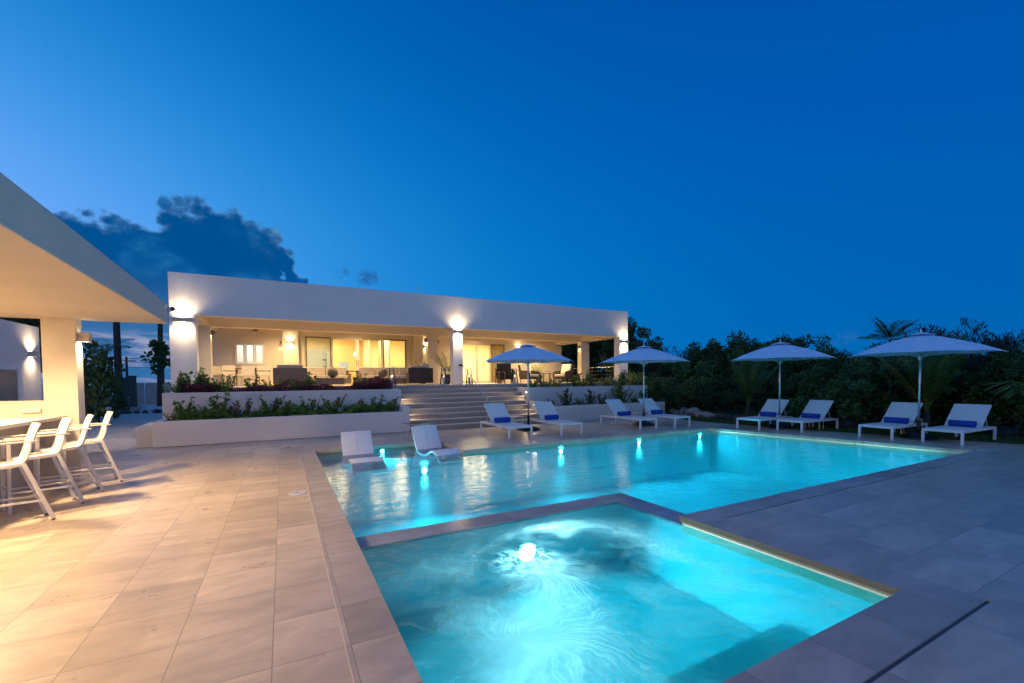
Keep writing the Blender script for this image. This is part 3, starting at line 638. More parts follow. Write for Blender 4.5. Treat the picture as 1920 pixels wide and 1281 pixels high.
def door(x0, x1, z1, panels, label):
    fr = vp(frame(MB(), x0, x1, TZ, z1, BY+.02, .05, .12), 'sliding_door', M_FRAME); fr['label'] = label
    n_ = len(panels)-1
    for k in range(n_):
        a_, b_ = panels[k], panels[k+1]; scr = (k in (0, n_-1)) if n_ == 4 else k == n_-1
        y = BY-.005 if scr else BY+.06
        ob = vp(frame(MB(), a_, b_, TZ+.05, z1-.05, y, .085 if not scr else .06, .045), 'door_leaf', M_FRAMED if scr else M_FRAME)
        ob.parent = fr
        g_ = vp(MB().box(a_+.06, b_-.06, y+.018, y+.024, TZ+.1, z1-.1), 'pane', M_GLASS if not (scr and n_ == 3) else M_GLASSD); g_.parent = fr
    mid = (panels[1]+panels[2])/2 if n_ == 3 else panels[2]
    for s_ in (-.05, .05):
        h_ = vp(MB().box(mid+s_-.013, mid+s_+.013, BY+.02, BY+.05, TZ+.95, TZ+1.2), 'handle', M_FRAMED); h_.parent = fr
door(*H1[:2], H1[3], (.98, 2.10, 3.30, 4.52, 5.69), 'four-panel sliding glass door')
door(*H2[:2], H2[3], (8.10, 9.72, 10.55, 11.40), 'sliding glass door with dark screen panel')
wf = vp(frame(MB(), *HW, BY-.03, .04, .1), 'window', M_FRAME); 
for k in range(3):
    w0 = HW[0]+.04+(HW[1]-HW[0]-.08)/3*k; w1 = w0+(HW[1]-HW[0]-.08)/3
    o = vp(frame(MB(), w0+.004, w1-.004, HW[2]+.04, HW[3]-.04, BY-.02, .065, .05), 'frame', M_WHITE); o.parent = wf
    o = vp(MB().box(w0+.06, w1-.06, BY+.0, BY+.006, HW[2]+.1, HW[3]-.1), 'pane', M_GLASS); o.parent = wf
ws = vp(frame(MB(), *HS, BY+.05, .05, .06), 'window', M_FRAME); o = vp(MB().box(HS[0]+.05, HS[1]-.05, BY+.07, BY+.076, HS[2]+.05, HS[3]-.05), 'pane', M_GLASS); o.parent = ws
# room behind the casement window: pale cool tiles
vp(MB().box(-2.5, -.2, 24.6, 24.7, TZ, 4.1), 'partition', simple('pale_tile', (.55, .56, .58), .4, var=.08)); vp(MB().box(-2.3, -.4, 23.9, 24.5, TZ, 2.42), 'kitchen_counter', M_BAR)
light('AREA', (-1.3, 23.7, 4.0), 40, (.95, .95, 1), 'kitchen_light_glow', (0, .2, -1), shape='DISK', size=.8)
# terrace ceiling lights: little recessed cans
for (x, y) in ((-.8, 18.5), (2.6, 18.5), (9.0, 18.5), (12.4, 18.5), (.1, 20.9), (3.2, 21.3), (9.3, 21.3), (13, 21.3)):
    cn = vp(MB().tube([(x, y, 4.219), (x, y, 4.205)], .06, 14), 'downlight', M_STEPGL)
    light('SPOT', (x, y, 4.19), 660, (1, .73, .38), 'downlight_beam', (0, 0, -1), spot_size=R(150), spot_blend=1, shadow_soft_size=.06)
# side railing between the right pillars
rl = thing('side_railing', 'thin metal railing with cables at the right end of the terrace', 'railing', (15.3, 18.5, TZ))
MB().tube([(0, -1.2, .80), (0, 1.3, .80)], .02, 8).build('handrail', M_STEEL, rl)
for z in (.2, .4, .6): MB().tube([(0, -1.2, z), (0, 1.3, z)], .005, 5).build('cable', M_STEEL, rl)
rl2 = dup(rl, (15.3, 21.3, TZ), 0, 'thin metal railing behind the right wicker armchair'); rl2['group'] = rl['group'] = 'terrace side railings'

# wall lights (sconces)
def sconce(x, y, z, label, e=26, wd=.22, ht=.13, dp=.12, up=True, down=True, d=(0, -1), m=M_SCONW, soft=.05, ang=140, group='up-and-down wall lights'):
    t = thing('wall_light', label, 'wall light', (x, y, z), math.atan2(d[1], d[0])+math.pi/2, group)
    b_ = MB(); b_.box(-wd/2, wd/2, -dp, -dp+.008, -ht/2, ht/2); b_.box(-wd/2, -wd/2+.008, -dp+.008, 0, -ht/2, ht/2); b_.box(wd/2-.008, wd/2, -dp+.008, 0, -ht/2, ht/2); b_.box(-wd/2+.008, wd/2-.008, -.008, 0, -ht/2, ht/2)
    b_.build('body', m, t)
    dv = Vector((d[0], d[1], 0)); c_ = Vector((x, y, z)) + dv*(dp*.52)
    for s_, on in ((1, up), (-1, down)):
        if not on: continue
        MB().box(-wd/2+.02, wd/2-.02, -dp+.02, -.02, s_*ht*.14 if s_ > 0 else -ht*.14-.004, s_*ht*.14+.004 if s_ > 0 else -ht*.14).build('diffuser', M_GLOW, t)
        light('SPOT', c_+Vector((0, 0, s_*(ht*.22))), e, WARM, 'wall_light_beam', (-dv.x*.16, -dv.y*.16, s_), spot_size=R(ang), spot_blend=.85, shadow_soft_size=soft)
    return t
sconce(-2.72, FY-.001, 3.57, 'wall light on the left front pillar of the villa', 250, .50, .13)
sconce(6.45, FY-.001, 3.60, 'wall light on the centre front pillar of the villa', 250, .38, .13)
sconce(15.46, FY-.001, 3.50, 'wall light on the right front pillar of the villa', 225, .48, .13)
sconce(.35, BY-.281, 3.40, 'wall light on the pier between casement window and glass doors', 45, .26, .12)
sconce(12.3, BY-.001, 3.42, 'wall light behind the first parasol on the terrace back wall', 45, .26, .12)
sconce(6.75, BY-.001, 3.40, 'wall light behind the potted palm on the terrace back wall', 40, .26, .12)
G2 = 'small dark downlights on inner pillars'
sconce(-2.369, 20.0, 3.50, 'small dark downlight on the inner left pillar facing the ceiling fan', 15, .14, .16, .12, False, True, (1, 0), M_BRONZE, group=G2)
sconce(.04, BY-.15, 3.40, 'small dark downlight on the left side of the pier beside the casement window', 7, .12, .14, .1, False, True, (-1, 0), M_BRONZE, group=G2)
sconce(6.079, 20.0, 3.50, 'small dark downlight on the left face of the inner middle pillar', 14, .14, .16, .12, False, True, (-1, 0), M_BRONZE, group=G2)
sconce(6.561, 20.0, 3.46, 'small dark downlight on the right face of the inner middle pillar', 5, .10, .14, .1, False, True, (1, 0), M_BRONZE, group=G2)
sconce(14.999, 20.0, 3.44, 'small dark downlight on the inner right pillar', 14, .16, .14, .12, False, True, (-1, 0), M_BRONZE, group=G2)
# ceiling fan
cf = thing('ceiling_fan', 'three-bladed ceiling fan above the dining corner', 'ceiling fan', (-.95, 21.2, 3.80))
MB().tube([(0, 0, 0), (0, 0, .42)], .02, 8).build('rod', M_BRONZE, cf); MB().lathe([(.001, -.08), (.07, -.07), (.10, -.02), (.08, .05), (.02, .08)], n=16).build('motor', M_BRONZE, cf, True)
for k in range(3):
    a = 1.9+k*2.094; u_ = Vector((math.cos(a), math.sin(a), 0)); s_ = Vector((-u_.y, u_.x, 0)); b_ = MB()
    for j in range(4):
        t0, t1 = .08+j*.16, .24+j*.16; w0, w1 = (.05, .08, .085, .07, .02)[j:j+2]
        b_.quad(u_*t0-s_*w0+Vector((0, 0, .012)), u_*t1-s_*w1+Vector((0, 0, .016)), u_*t1+s_*w1-Vector((0, 0, .016)), u_*t0+s_*w0-Vector((0, 0, .012)))
    ob = b_.build('blade', M_TEAK, cf); so = ob.modifiers.new('solid', 'SOLIDIFY'); so.thickness = .01

# ------------------------------------------------------------------ pool bar pavilion (left)
P = thing('bar_pavilion', 'white flat-roofed pool bar pavilion glowing warmly at the left edge', 'pavilion', (-3.0, 9.5, 0))
def pp(mb, name, m, **k):
    mb.v = [(x+3.0, y-9.5, z) for x, y, z in mb.v]; return mb.build(name, m, P, **k)
RX = lambda y: -1.80+(9.86-y)*.030
pp(MB().prism([(-9.5, 9.86), (-9.5, -2.5), (RX(-2.5), -2.5), (RX(9.86), 9.86)], 2.66, 3.02), 'roof', M_PAV, bevel=.01)
pp(MB().box(-3.34, -2.94, 9.50, 9.76, 0, 2.659), 'pillar', M_PAV)
pp(MB().box(-9.4, -3.3405, 9.52, 9.74, 0, 1.335), 'wall', M_PAV)
pp(MB().box(-3.75, -3.55, .2, 9.519, 0, 1.04), 'bar_front', M_PAV)
pp(MB().box(-4.25, -3.08, .2, 9.51, 1.04, 1.09), 'bar_top', M_BAR, bevel=.006)
pp(MB().box(-9.4, -9.2, -2.4, 9.5, 0, 2.659), 'back_wall', M_PAV)
pp(MB().box(-3.60, -3.38, 9.49, 9.519, 1.155, 1.215), 'switch_plate', M_PLAS)
sconce(-2.939, 9.63, 2.36, 'taupe box wall light on the pool bar pillar', 110, .15, .14, .14, False, True, (1, 0))
for (x, y, e) in ((-3.55, 7.9, 1050), (-3.5, 5.7, 860), (-3.45, 3.4, 330), (-3.4, .9, 150)):
    pp(MB().tube([(x, y, 2.659), (x, y, 2.645)], .07, 16), 'downlight', M_GLOW)
    light('SPOT', (x, y, 2.63), e, (1, .66, .33), 'bar_downlight_beam', (.42, .05, -1), spot_size=R(132), spot_blend=1, shadow_soft_size=.10)
for (x, y, e) in ((-6.3, 7.2, 230), (-6.3, 3.8, 230), (-4.6, 8.6, 60)):
    pp(MB().tube([(x, y, 2.659), (x, y, 2.645)], .07, 16), 'downlight', M_GLOW)
    light('AREA', (x, y, 2.63), e, (1, .68, .35), 'bar_downlight_beam', (0, 0, -1), shape='DISK', size=.16)
for (x, y, e) in ((-2.25, 3.6, 20), (-2.3, 1.6, 12)):
    pp(MB().tube([(x, y, 2.659), (x, y, 2.645)], .045, 16), 'downlight', M_GLOW)
    light('SPOT', (x, y, 2.63), e*9, (1, .72, .42), 'soffit_beam', (0, 0, -1), spot_size=R(130), spot_blend=1, shadow_soft_size=.05)
# outbuilding wall seen through the bar opening
O = thing('outbuilding', 'white outbuilding with glazed door seen through the pool bar opening', 'building', (-5.5, 13, 0))
MB().box(-.25, 0, -2.9, 2.55, 0, 3.05).build('wall', M_STUC, O)
dr = MB().box(.001, .04, -1.0, 1.55, 0, 2.06).build('door', M_WHITE, O); MB().box(.041, .05, -.75, 1.28, .25, 1.93).build('pane', simple('frosted_glass', (.20, .20, .17), .25, var=.1), dr)
MB().box(.041, .055, 1.33, 1.40, .1, 1.98).build('frame', M_WHITE, dr)
sconce(-5.499, 15.05, 2.34, 'wall light on the outbuilding seen through the bar opening', 90, .18, .13, .12, True, True, (1, 0))
# security camera on roof corner
C_ = thing('security_camera', 'white bullet security camera on the pavilion roof corner', 'camera', (RX(9.55)+.001, 9.55, 2.93))
MB().tube([(0, 0, 0), (.03, 0, 0)], .05, 16).build('mount', M_WHITE, C_); MB().tube([(.03, 0, 0), (.08, .0, -.02), (.09, -.02, -.03)], .015, 8).build('arm', M_WHITE, C_)
MB().tube([(.045, .10, -.035), (.13, -.10, -.045)], [.034, .038], 14).build('housing', M_WHITE, C_, True); MB().tube([(.131, -.101, -.045), (.135, -.108, -.0455)], .034, 14).build('lens', M_BLACK, C_)

# ------------------------------------------------------------------ bar stools
def stool():
    t = thing('bar_stool', '', 'bar stool', (0, 0, 0), 0, 'white bar stools along the counter')
    # local: +x = back of the stool, faces -x
    for s_ in (-.175, .175):
        MB().beam((.05, s_, .70), (.27, s_, 0.012), .026, .038).build('leg', M_STOOL, t, bevel=.004)
        MB().beam((-.36, s_, .925), (-.38, s_, .012), .028, .032).build('leg', M_STOOL, t, bevel=.004)
        MB().beam((.255, s_, .012), (.27, s_, 0.0), .03, .03).build('foot_cap', M_BLACK, t)
        MB().beam((-.40, s_*1.06, .935), (.17, s_*1.06, .945), .034, .018).build('armrest', M_STOOL, t, bevel=.005)
        MB().beam((-.37, s_*.98, .665), (.055, s_*.98, .69), .026, .035).build('seat_rail', M_STOOL, t)
        MB().beam((-.375, s_, .27), (.20, s_, .25), .016, .022).build('footrest', M_STOOL, t)
    MB().beam((-.375, -.175, .31), (-.375, .175, .31), .018, .025).build('footrest', M_STOOL, t); MB().beam((.175, -.175, .30), (.175, .175, .30), .018, .022).build('footrest', M_STOOL, t)
    prof = [(-.38, .68), (-.2, .672), (-.05, .67), (.03, .69), (.075, .74), (.10, .82), (.13, .95), (.17, 1.08), (.195, 1.135)]
    m_ = MB()
    for (a, b_) in zip(prof, prof[1:]):
        m_.quad((a[0], -.165, a[1]), (b_[0], -.165, b_[1]), (b_[0], .165, b_[1]), (a[0], .165, a[1]))
    ob = m_.build('sling', M_SLING, t, True, weld=True); so = ob.modifiers.new('s', 'SOLIDIFY'); so.thickness = .012; so.offset = 0
    for s_ in (-.172, .172): MB().tube([(x, s_, z) for x, z in prof], .011, 8).build('frame', M_STOOL, t, True)
    MB().beam((.19, -.17, 1.13), (.19, .17, 1.13), .022, .02).build('top_rail', M_STOOL, t)
    return t
s0 = stool(); SL = ['bar stool nearest the viewer, cut by the left picture edge', 'second white bar stool from the viewer, armrest overlapping the first', 'third white bar stool along the counter', 'farthest white bar stool, beside the bar pillar']
for k, (x, y, rz) in enumerate(((-2.74, 7.02, .50), (-2.72, 7.79, .52), (-2.69, 8.47, .42), (-2.67, 9.21, .42))):
    if k == 0: place(s0, (x, y, 0), rz, SL[0])
    else: dup(s0, (x, y, 0), rz, SL[k])


# ------------------------------------------------------------------ loungers
def lounger():
    t = thing('sun_lounger', '', 'sun lounger', (0, 0, 0), 0, 'white sun loungers around the pool')
    L, Wd, h = 1.92, .70, .335
    for s_ in (-1, 1):
        MB().beam((0, s_*Wd/2, h-.03), (L, s_*Wd/2, h-.03), .035, .06).build('side_rail', M_WHITE, t, bevel=.004)
        MB().beam((.03, s_*Wd/2, h-.06), (.03, s_*Wd/2, 0), .05, .05).build('leg', M_WHITE, t, bevel=.004); MB().beam((L-.03, s_*Wd/2, h-.06), (L-.03, s_*Wd/2, 0), .05, .05).build('leg', M_WHITE, t, bevel=.004)
    MB().beam((.02, -Wd/2, h-.03), (.02, Wd/2, h-.03), .035, .055).build('end_rail', M_WHITE, t); MB().beam((L-.02, -Wd/2, h-.03), (L-.02, Wd/2, h-.03), .035, .055).build('end_rail', M_WHITE, t)
    MB().box(.04, 1.22, -Wd/2+.02, Wd/2-.02, h-.012, h+.004).build('seat', M_SLING, t)
    bx, bz = 1.13, h; ang = R(43); e_ = (bx+.78*math.cos(ang), bz+.78*math.sin(ang))
    m_ = MB().beam((bx, 0, bz+.01), (e_[0], 0, e_[1]+.01), Wd-.05, .014); m_.build('backrest', M_SLING, t)
    for s_ in (-1, 1): MB().beam((bx, s_*(Wd/2-.022), bz), (e_[0], s_*(Wd/2-.022), e_[1]), .024, .026).build('back_frame', M_WHITE, t)
    MB().beam((e_[0], -Wd/2+.02, e_[1]), (e_[0], Wd/2-.02, e_[1]), .026, .024).build('back_frame', M_WHITE, t)
    for s_ in (-1, 1): MB().beam((bx+.30, s_*(Wd/2-.05), bz+.36), (bx+.50, s_*(Wd/2-.05), h-.05), .016, .016).build('prop', M_WHITE, t)
    return t
def towel():
    t = thing('rolled_towel', '', 'towel', (0, 0, 0), 0, 'rolled blue towels on the loungers')
    m_ = MB(); n_ = 20; pts = []
    for k in range(3*n_):
        a = 2*math.pi*k/n_; r_ = .072-.016*k/n_
        pts.append((math.cos(a+.6)*r_, math.sin(a+.6)*r_))
    for (a, b_) in zip(pts, pts[1:]): m_.quad((a[0], -.24, a[1]), (b_[0], -.24, b_[1]), (b_[0], .24, b_[1]), (a[0], .24, a[1]))
    ob = m_.build('towel_roll', M_TOWEL, t, True, weld=True); so = ob.modifiers.new('s', 'SOLIDIFY'); so.thickness = .012
    return t
def umbrella():
    t = thing('parasol', '', 'parasol', (0, 0, 0), 0, 'pale canvas parasols beside the loungers')
    MB().tube([(0, 0, .1), (0, 0, 2.72)], .024, 14).build('pole', M_ALU, t, True); MB().tube([(0, 0, .12), (0, 0, .46)], .042, 14).build('sleeve', M_BLACK, t, True)
    MB().tube([(0.03, 0, .38), (.085, 0, .38)], .014, 8).build('knob', M_BLACK, t)
    MB().lathe([(.001, .16), (.08, .155), (.22, .12), (.34, .06), (.38, .02), (.38, 0), (.001, 0)], n=32).build('base', M_BASEP, t, True)
    N, r1, za, zr = 8, 1.46, 2.68, 2.17
    m_ = MB(); rings = ((.0, za+.0), (.36, za-.085), (.75, za-.21), (1.12, za-.35), (r1, zr))
    for k in range(N):
        a0, a1 = 2*math.pi*k/N, 2*math.pi*(k+1)/N
        for (ra, z0), (rb, z1) in zip(rings, rings[1:]):
            sub = 6; 
            for j in range(sub):
                def pt(r_, z_, u_):
                    p0 = Vector((math.cos(a0)*r_, math.sin(a0)*r_, z_)); p1 = Vector((math.cos(a1)*r_, math.sin(a1)*r_, z_)); p_ = p0.lerp(p1, u_)
                    sag = u_*(1-u_)*4; p_.z += -.035*sag*(r_/r1); p_ *= 1; 
                    if r_ == r1: p_.x *= 1-.035*sag; p_.y *= 1-.035*sag; p_.z += .055*sag
                    return p_
                u0, u1 = j/sub, (j+1)/sub
                m_.quad(pt(ra, z0, u0), pt(rb, z1, u0), pt(rb, z1, u1), pt(ra, z0, u1))
    ob = m_.build('canopy', M_FABRIC, t); bpy.context.view_layer.update()
    bm = bmesh.new(); bm.from_mesh(ob.data); bmesh.ops.remove_doubles(bm, verts=bm.verts, dist=1e-4); bm.to_mesh(ob.data); bm.free()
    m_ = MB()
    for k in range(N):
        a0, a1 = 2*math.pi*k/N, 2*math.pi*(k+1)/N
        m_.quad((0, 0, za+.055), (math.cos(a0)*.30, math.sin(a0)*.30, za-.02), (math.cos((a0+a1)/2)*.285, math.sin((a0+a1)/2)*.285, za-.022), (math.cos(a1)*.30, math.sin(a1)*.30, za-.02))
    m_.build('vent_cap', M_FABRIC, t)
    MB().tube([(0, 0, za+.03), (0, 0, za+.09), (0, 0, za+.15)], [.018, .012, .004], 8).build('finial', M_ALU, t)
    MB().tube([(0, 0, 2.02), (0, 0, 2.12)], [.036, .05], 12).build('hub', M_ALU, t)
    for k in range(N):
        a = 2*math.pi*k/N; u_ = Vector((math.cos(a), math.sin(a), 0))
        rb = MB().tube([u_*r_ + Vector((0, 0, z_-.014)) for r_, z_ in rings[:1]+rings[1:]] + [u_*(r1+.03)+Vector((0, 0, zr-.02))], .009, 6).build('rib', M_ALU, t)
        MB().tube([u_*.05+Vector((0, 0, 2.08)), u_*.78+Vector((0, 0, za-.235))], .008, 6).build('strut', M_ALU, rb)
    return t
def side_table(round_=False):
    t = thing('side_table', '', 'side table', (0, 0, 0), 0, 'small tables between the loungers')
    if round_: MB().lathe([(.001, .44), (.28, .44), (.28, .425), (.001, .425)], n=28).build('table_top', M_ALU, t)
    else: MB().box(-.22, .22, -.22, .22, .425, .44).build('table_top', M_ALU, t, bevel=.004)
    for sx in (-.19, .19):
        for sy in (-.19, .19): MB().beam((sx, sy, .425), (sx, sy, 0), .02, .02).build('leg', M_ALU, t)
    return t
L0, T0, U0, S0, S1 = lounger(), towel(), umbrella(), side_table(), side_table(True)
LG = [  # foot x, foot y, heading of the axis foot->head
    (5.78, 10.20, 90, 'sun lounger left of the first parasol, in front of the steps'), (7.55, 10.60, 90, 'sun lounger right of the first parasol'),
    (10.10, 10.05, 90, 'sun lounger left of the second parasol'), (11.72, 10.40, 90, 'sun lounger right of the second parasol, nearest the lawn'),
    (12.55, 8.22, 1, 'sun lounger on the lawn side left of the third parasol'), (13.55, 6.45, 0, 'sun lounger right of the third parasol'),
    (13.42, 5.42, -2, 'sun lounger left of the last parasol'), (13.80, 4.22, -1, 'rightmost sun lounger, beside the last parasol')]
LG = [list(q) for q in LG]
def g0(x, y):
    d_ = ray(x, y); return EYE + d_*(-EYE.z/d_.z)
# feet of the front legs as seen in the photograph
FEET = [((955, 824), (998, 820)), ((1053, 816), (1092, 813.5)), ((1201.5, 805), (1232, 803)), ((1266.5, 800), (1294.5, 800)), ((1382, 804), (1421.5, 806)), ((1457, 807), (1502, 811.5)), ((1609.5, 820), (1672, 824.5)), ((1727, 829), (1805, 835))]
for k, ((a, b_), L_) in enumerate(zip(FEET, LG)):
    pa, pb = g0(*a), g0(*b_); mid = (pa+pb)/2; L_[0], L_[1] = mid.x, mid.y
for k, (x, y, hd, lb) in enumerate(LG):
    rz = R(hd + (0, -1.5, 1, .5, 1, -1, .8, -.6)[k])
    if k == 0: place(L0, (x, y, 0), rz, lb)
    else: dup(L0, (x, y, 0), rz, lb)
    u_ = Vector((math.cos(rz), math.sin(rz))); q_ = Vector((x, y)) + u_*1.12
    lt = 'rolled blue towel on the ' + lb.replace('sun ', '')
    lt = ' '.join(lt.replace(', in front of the steps', '').replace(', nearest the lawn', '').replace(', beside the last parasol', '').split())
    dr_ = (0, .03, -.04, .02, -.03, .05, 0, -.02)[k]; ts = (1, (1, .94, 1), (.94, 1.03, .94), 1, (1, .97, 1), (.96, 1, .96), (1, 1.04, 1), 1)[k]
    if k == 0: place(T0, (q_.x, q_.y, .335+.08), rz+dr_, lt, ts)
    else: dup(T0, (q_.x, q_.y, .335+.08), rz+dr_, lt, ts)
for k, (px, py_, lb, rz) in enumerate(((991, 806, 'parasol in front of the staircase', .653), (1207, 797.5, 'second parasol, smallest looking, before the right planter', 0.0), (1461, 802, 'third parasol, beside the lawn', .206), (1722, 822, 'largest looking parasol at the far right', .22))):
    p_ = g0(px, py_)
    if k == 0: place(U0, p_, rz, lb)
    else: dup(U0, p_, rz, lb)
for k, (x, y, lb, pr_) in enumerate(((6.45, 12.05, 'small square table between the first two loungers', S0), (11.1, 11.5, 'small round table between the second pair of loungers', S1), (14.6, 7.45, 'small table beside the third parasol', S0), (15.35, 5.35, 'small table beside the last parasol', S0))):
    if k in (0, 1): place(pr_, (x, y, 0), .15, lb)
    else: dup(pr_, (x, y, 0), .2, lb)
# glass cube table by the low planter
gt = thing('glass_side_table', 'small glass topped cube table by the end of the low planter', 'side table', (3.18, 11.75, 0), .08)
MB().box(-.26, .34, -.22, .22, .425, .435).build('table_top', glass('table_glass', tint=(.7, .8, .85)), gt)
for sx in (-.24, .32):
    for sy in (-.2, .2): MB().beam((sx, sy, .425), (sx, sy, 0), .016, .016).build('leg', M_ALU, gt)
    MB().beam((sx, -.2, .012), (sx, .2, .012), .016, .016).build('stretcher', M_ALU, gt)
for sy in (-.2, .2): MB().beam((-.24, sy, .012), (.32, sy, .012), .016, .016).build('stretcher', M_ALU, gt); MB().beam((-.24, sy, .418), (.32, sy, .418), .016, .016).build('stretcher', M_ALU, gt)

# in-pool chairs
def pool_chair():
    t = thing('pool_chair', '', 'pool chair', (0, 0, 0), 0, 'white moulded chairs in the shallow water')
    prof = [(.50, .455), (.44, .36), (.33, .17), (.22, .0), (.13, -.10), (.02, -.155), (-.15, -.17), (-.35, -.14), (-.52, -.07), (-.66, -.015), (-.76, -.005), (-.86, -.03), (-.98, -.11), (-1.10, -.2), (-1.16, -.215)]
    m_ = MB(); n_ = len(prof); wd = .34
    import itertools
    nor = []
    for k in range(n_):
        a = Vector(prof[max(k-1, 0)]); b_ = Vector(prof[min(k+1, n_-1)]); dd = (b_-a).normalized(); nor.append(Vector((-dd.y, dd.x)))
    th = .028; up_ = [Vector(p)-nn*th for p, nn in zip(prof, nor)]; dn = [Vector(p)+nn*th for p, nn in zip(prof, nor)]
    for k in range(n_-1):
        m_.quad((-wd, up_[k].x, up_[k].y), (-wd, up_[k+1].x, up_[k+1].y), (wd, up_[k+1].x, up_[k+1].y), (wd, up_[k].x, up_[k].y))
        m_.quad((-wd, dn[k].x, dn[k].y), (wd, dn[k].x, dn[k].y), (wd, dn[k+1].x, dn[k+1].y), (-wd, dn[k+1].x, dn[k+1].y))
        for s_ in (-wd, wd): m_.quad((s_, up_[k].x, up_[k].y), (s_, dn[k].x, dn[k].y), (s_, dn[k+1].x, dn[k+1].y), (s_, up_[k+1].x, up_[k+1].y))
    for k in (0, n_-1): m_.quad((-wd, up_[k].x, up_[k].y), (-wd, dn[k].x, dn[k].y), (wd, dn[k].x, dn[k].y), (wd, up_[k].x, up_[k].y))
    ob = m_.build('shell', M_POLY, t, True)
    bm = bmesh.new(); bm.from_mesh(ob.data); bmesh.ops.remove_doubles(bm, verts=bm.verts, dist=1e-4); bmesh.ops.recalc_face_normals(bm, faces=bm.faces); bm.to_mesh(ob.data); bm.free()
    for p_ in ob.data.polygons: p_.use_smooth = abs(p_.normal.x) < .5
    bv = ob.modifiers.new('b', 'BEVEL'); bv.width = .012; bv.segments = 2
    sm = MB(); 
    for (a, b_) in zip(prof[:4], prof[1:5]):
        pass
    pa = Vector(prof[0])-nor[0]*(th+.002); pb = Vector(prof[3])-nor[3]*(th+.002)
    MB().tube([(0, pa.x, pa.y-.01), (0, pb.x, pb.y)], .0035, 6).build('seam', simple('seam_grey', (.5, .55, .6), .5), t) if 'seam_grey' not in MATS else MB().tube([(0, pa.x, pa.y-.01), (0, pb.x, pb.y)], .0035, 6).build('seam', MATS['seam_grey'], t)
    pc = Vector(prof[0]).lerp(Vector(prof[1]), .7)-nor[0]*(th+.001); MB().ball((0, pc.x, pc.y), .014, 8).build('badge', MATS['seam_grey'], t)
    return t
c0 = pool_chair(); place(c0, (1.52, 10.28, -.05), .03, 'left white moulded chair standing in shallow pool water'); c1_ = dup(c0, (3.22, 10.30, -.02), .13, 'right white moulded chair in shallow water, turned toward the steps')

# ------------------------------------------------------------------ terrace furniture
def sofa(wd, dp, label, loc, rz, group, seats=2, back=.66, cush=M_CUSH, wk=M_WICK, arms=True):
    t = thing('wicker_sofa', label, 'sofa', loc, rz, group)     # faces -y
    MB().box(-wd/2, wd/2, -dp/2, dp/2, .06, .28).build('base', wk, t, bevel=.015)
    MB().box(-wd/2, wd/2, dp/2-.10, dp/2-.001, .281, back).build('backrest', wk, t, bevel=.015)
    if arms:
        for s_ in (-1, 1): MB().box(min(s_*wd/2, s_*(wd/2-.12)), max(s_*wd/2, s_*(wd/2-.12)), -dp/2+.001, dp/2-.101, .281, .52).build('armrest', wk, t, bevel=.015)
    iw = (wd-(.25 if arms else .02))/seats
    for k in range(seats):
        x = -iw*seats/2+iw*k
        MB().box(x+.006, x+iw-.006, -dp/2-.01, dp/2-.28, .285, .43).build('seat_cushion', cush, t, bevel=.035)
        MB().beam((x+iw/2, dp/2-.22, .43), (x+iw/2, dp/2-.15, .80), iw-.015, .15, (0, 1, 0)).build('back_cushion', cush, t, bevel=.035)
    return t
GS = 'wicker sofas with beige cushions'
z = TZ
sofa(1.12, .9, 'wicker sofa turned away with plain woven back, nearest the fan corner', (.26, 18.2, z), math.pi, GS, 1, .67)
sofa(2.0, .95, 'two-seat wicker sofa facing the pool, left of the glass door handles', (1.72, 20.9, z), 0, GS, 2)
sofa(2.3, .95, 'wide wicker sofa facing the pool, right of the glass door handles', (4.15, 20.6, z), 0, GS, 3)
sofa(1.06, .9, 'dark wicker sofa end turned away beside the centre pillar', (5.15, 18.3, z), math.pi, GS, 1, .70, wk=M_WICKD)
ot = thing('wicker_chaise', 'cream cushioned chaise section left of the dark wicker back', 'chaise', (4.45, 18.7, z)); MB().box(-.35, .30, -.35, .35, .05, .26).build('base', M_WICK, ot, bevel=.015); MB().box(-.35, .29, -.36, .35, .262, .41).build('seat_cushion', M_CUSHC, ot, bevel=.03)
for (x, y, lb) in ((1.62, 18.3, 'low wicker ottoman under the left woven orb'), (3.05, 18.1, 'low wicker ottoman under the right woven orb')):
    o_ = thing('ottoman', lb, 'ottoman', (x, y, z), 0, 'low wicker ottomans'); MB().box(-.52, .52, -.35, .35, .04, .24).build('base', M_WICK, o_, bevel=.02); MB().box(-.52, .52, -.35, .35, .241, .30).build('top', M_WICK, o_, bevel=.02)
for k, (px, pyy, r_, Y_, lb) in enumerate(((624, 703, .20, 18.2, 'round woven orb on the left ottoman'), (718, 702, .19, 18.0, 'round woven orb on the right ottoman'))):
    p_ = on_y(px, pyy, Y_); o_ = thing('woven_orb', lb, 'ornament', (p_.x, p_.y, TZ+.30+r_), 0, 'woven orbs on the ottomans')
    b_ = MB().ball((0, 0, 0), r_, 20); b_.build('orb', M_ORB, o_, True); MB().tube([(0, 0, r_*.95), (0, 0, r_+.03)], [.03, .015], 8).build('stem', M_ORB, o_)
pw = thing('throw_pillow', 'patterned grey pillow at the right end of the wide sofa', 'pillow', (5.0, 20.35, TZ+.43+.18)); MB().beam((0, -.02, -.18), (0, .06, .18), .38, .11, (0, 1, 0)).build('cover', M_PATT, pw, bevel=.04)
pw = thing('throw_pillow', 'beige pillow leaning on top of the dark wicker sofa end', 'pillow', (5.45, 18.25, TZ+.80)); MB().beam((0, -.02, -.10), (0, .04, .10), .30, .12, (0, 1, 0)).build('cover', M_CUSH, pw, bevel=.04)
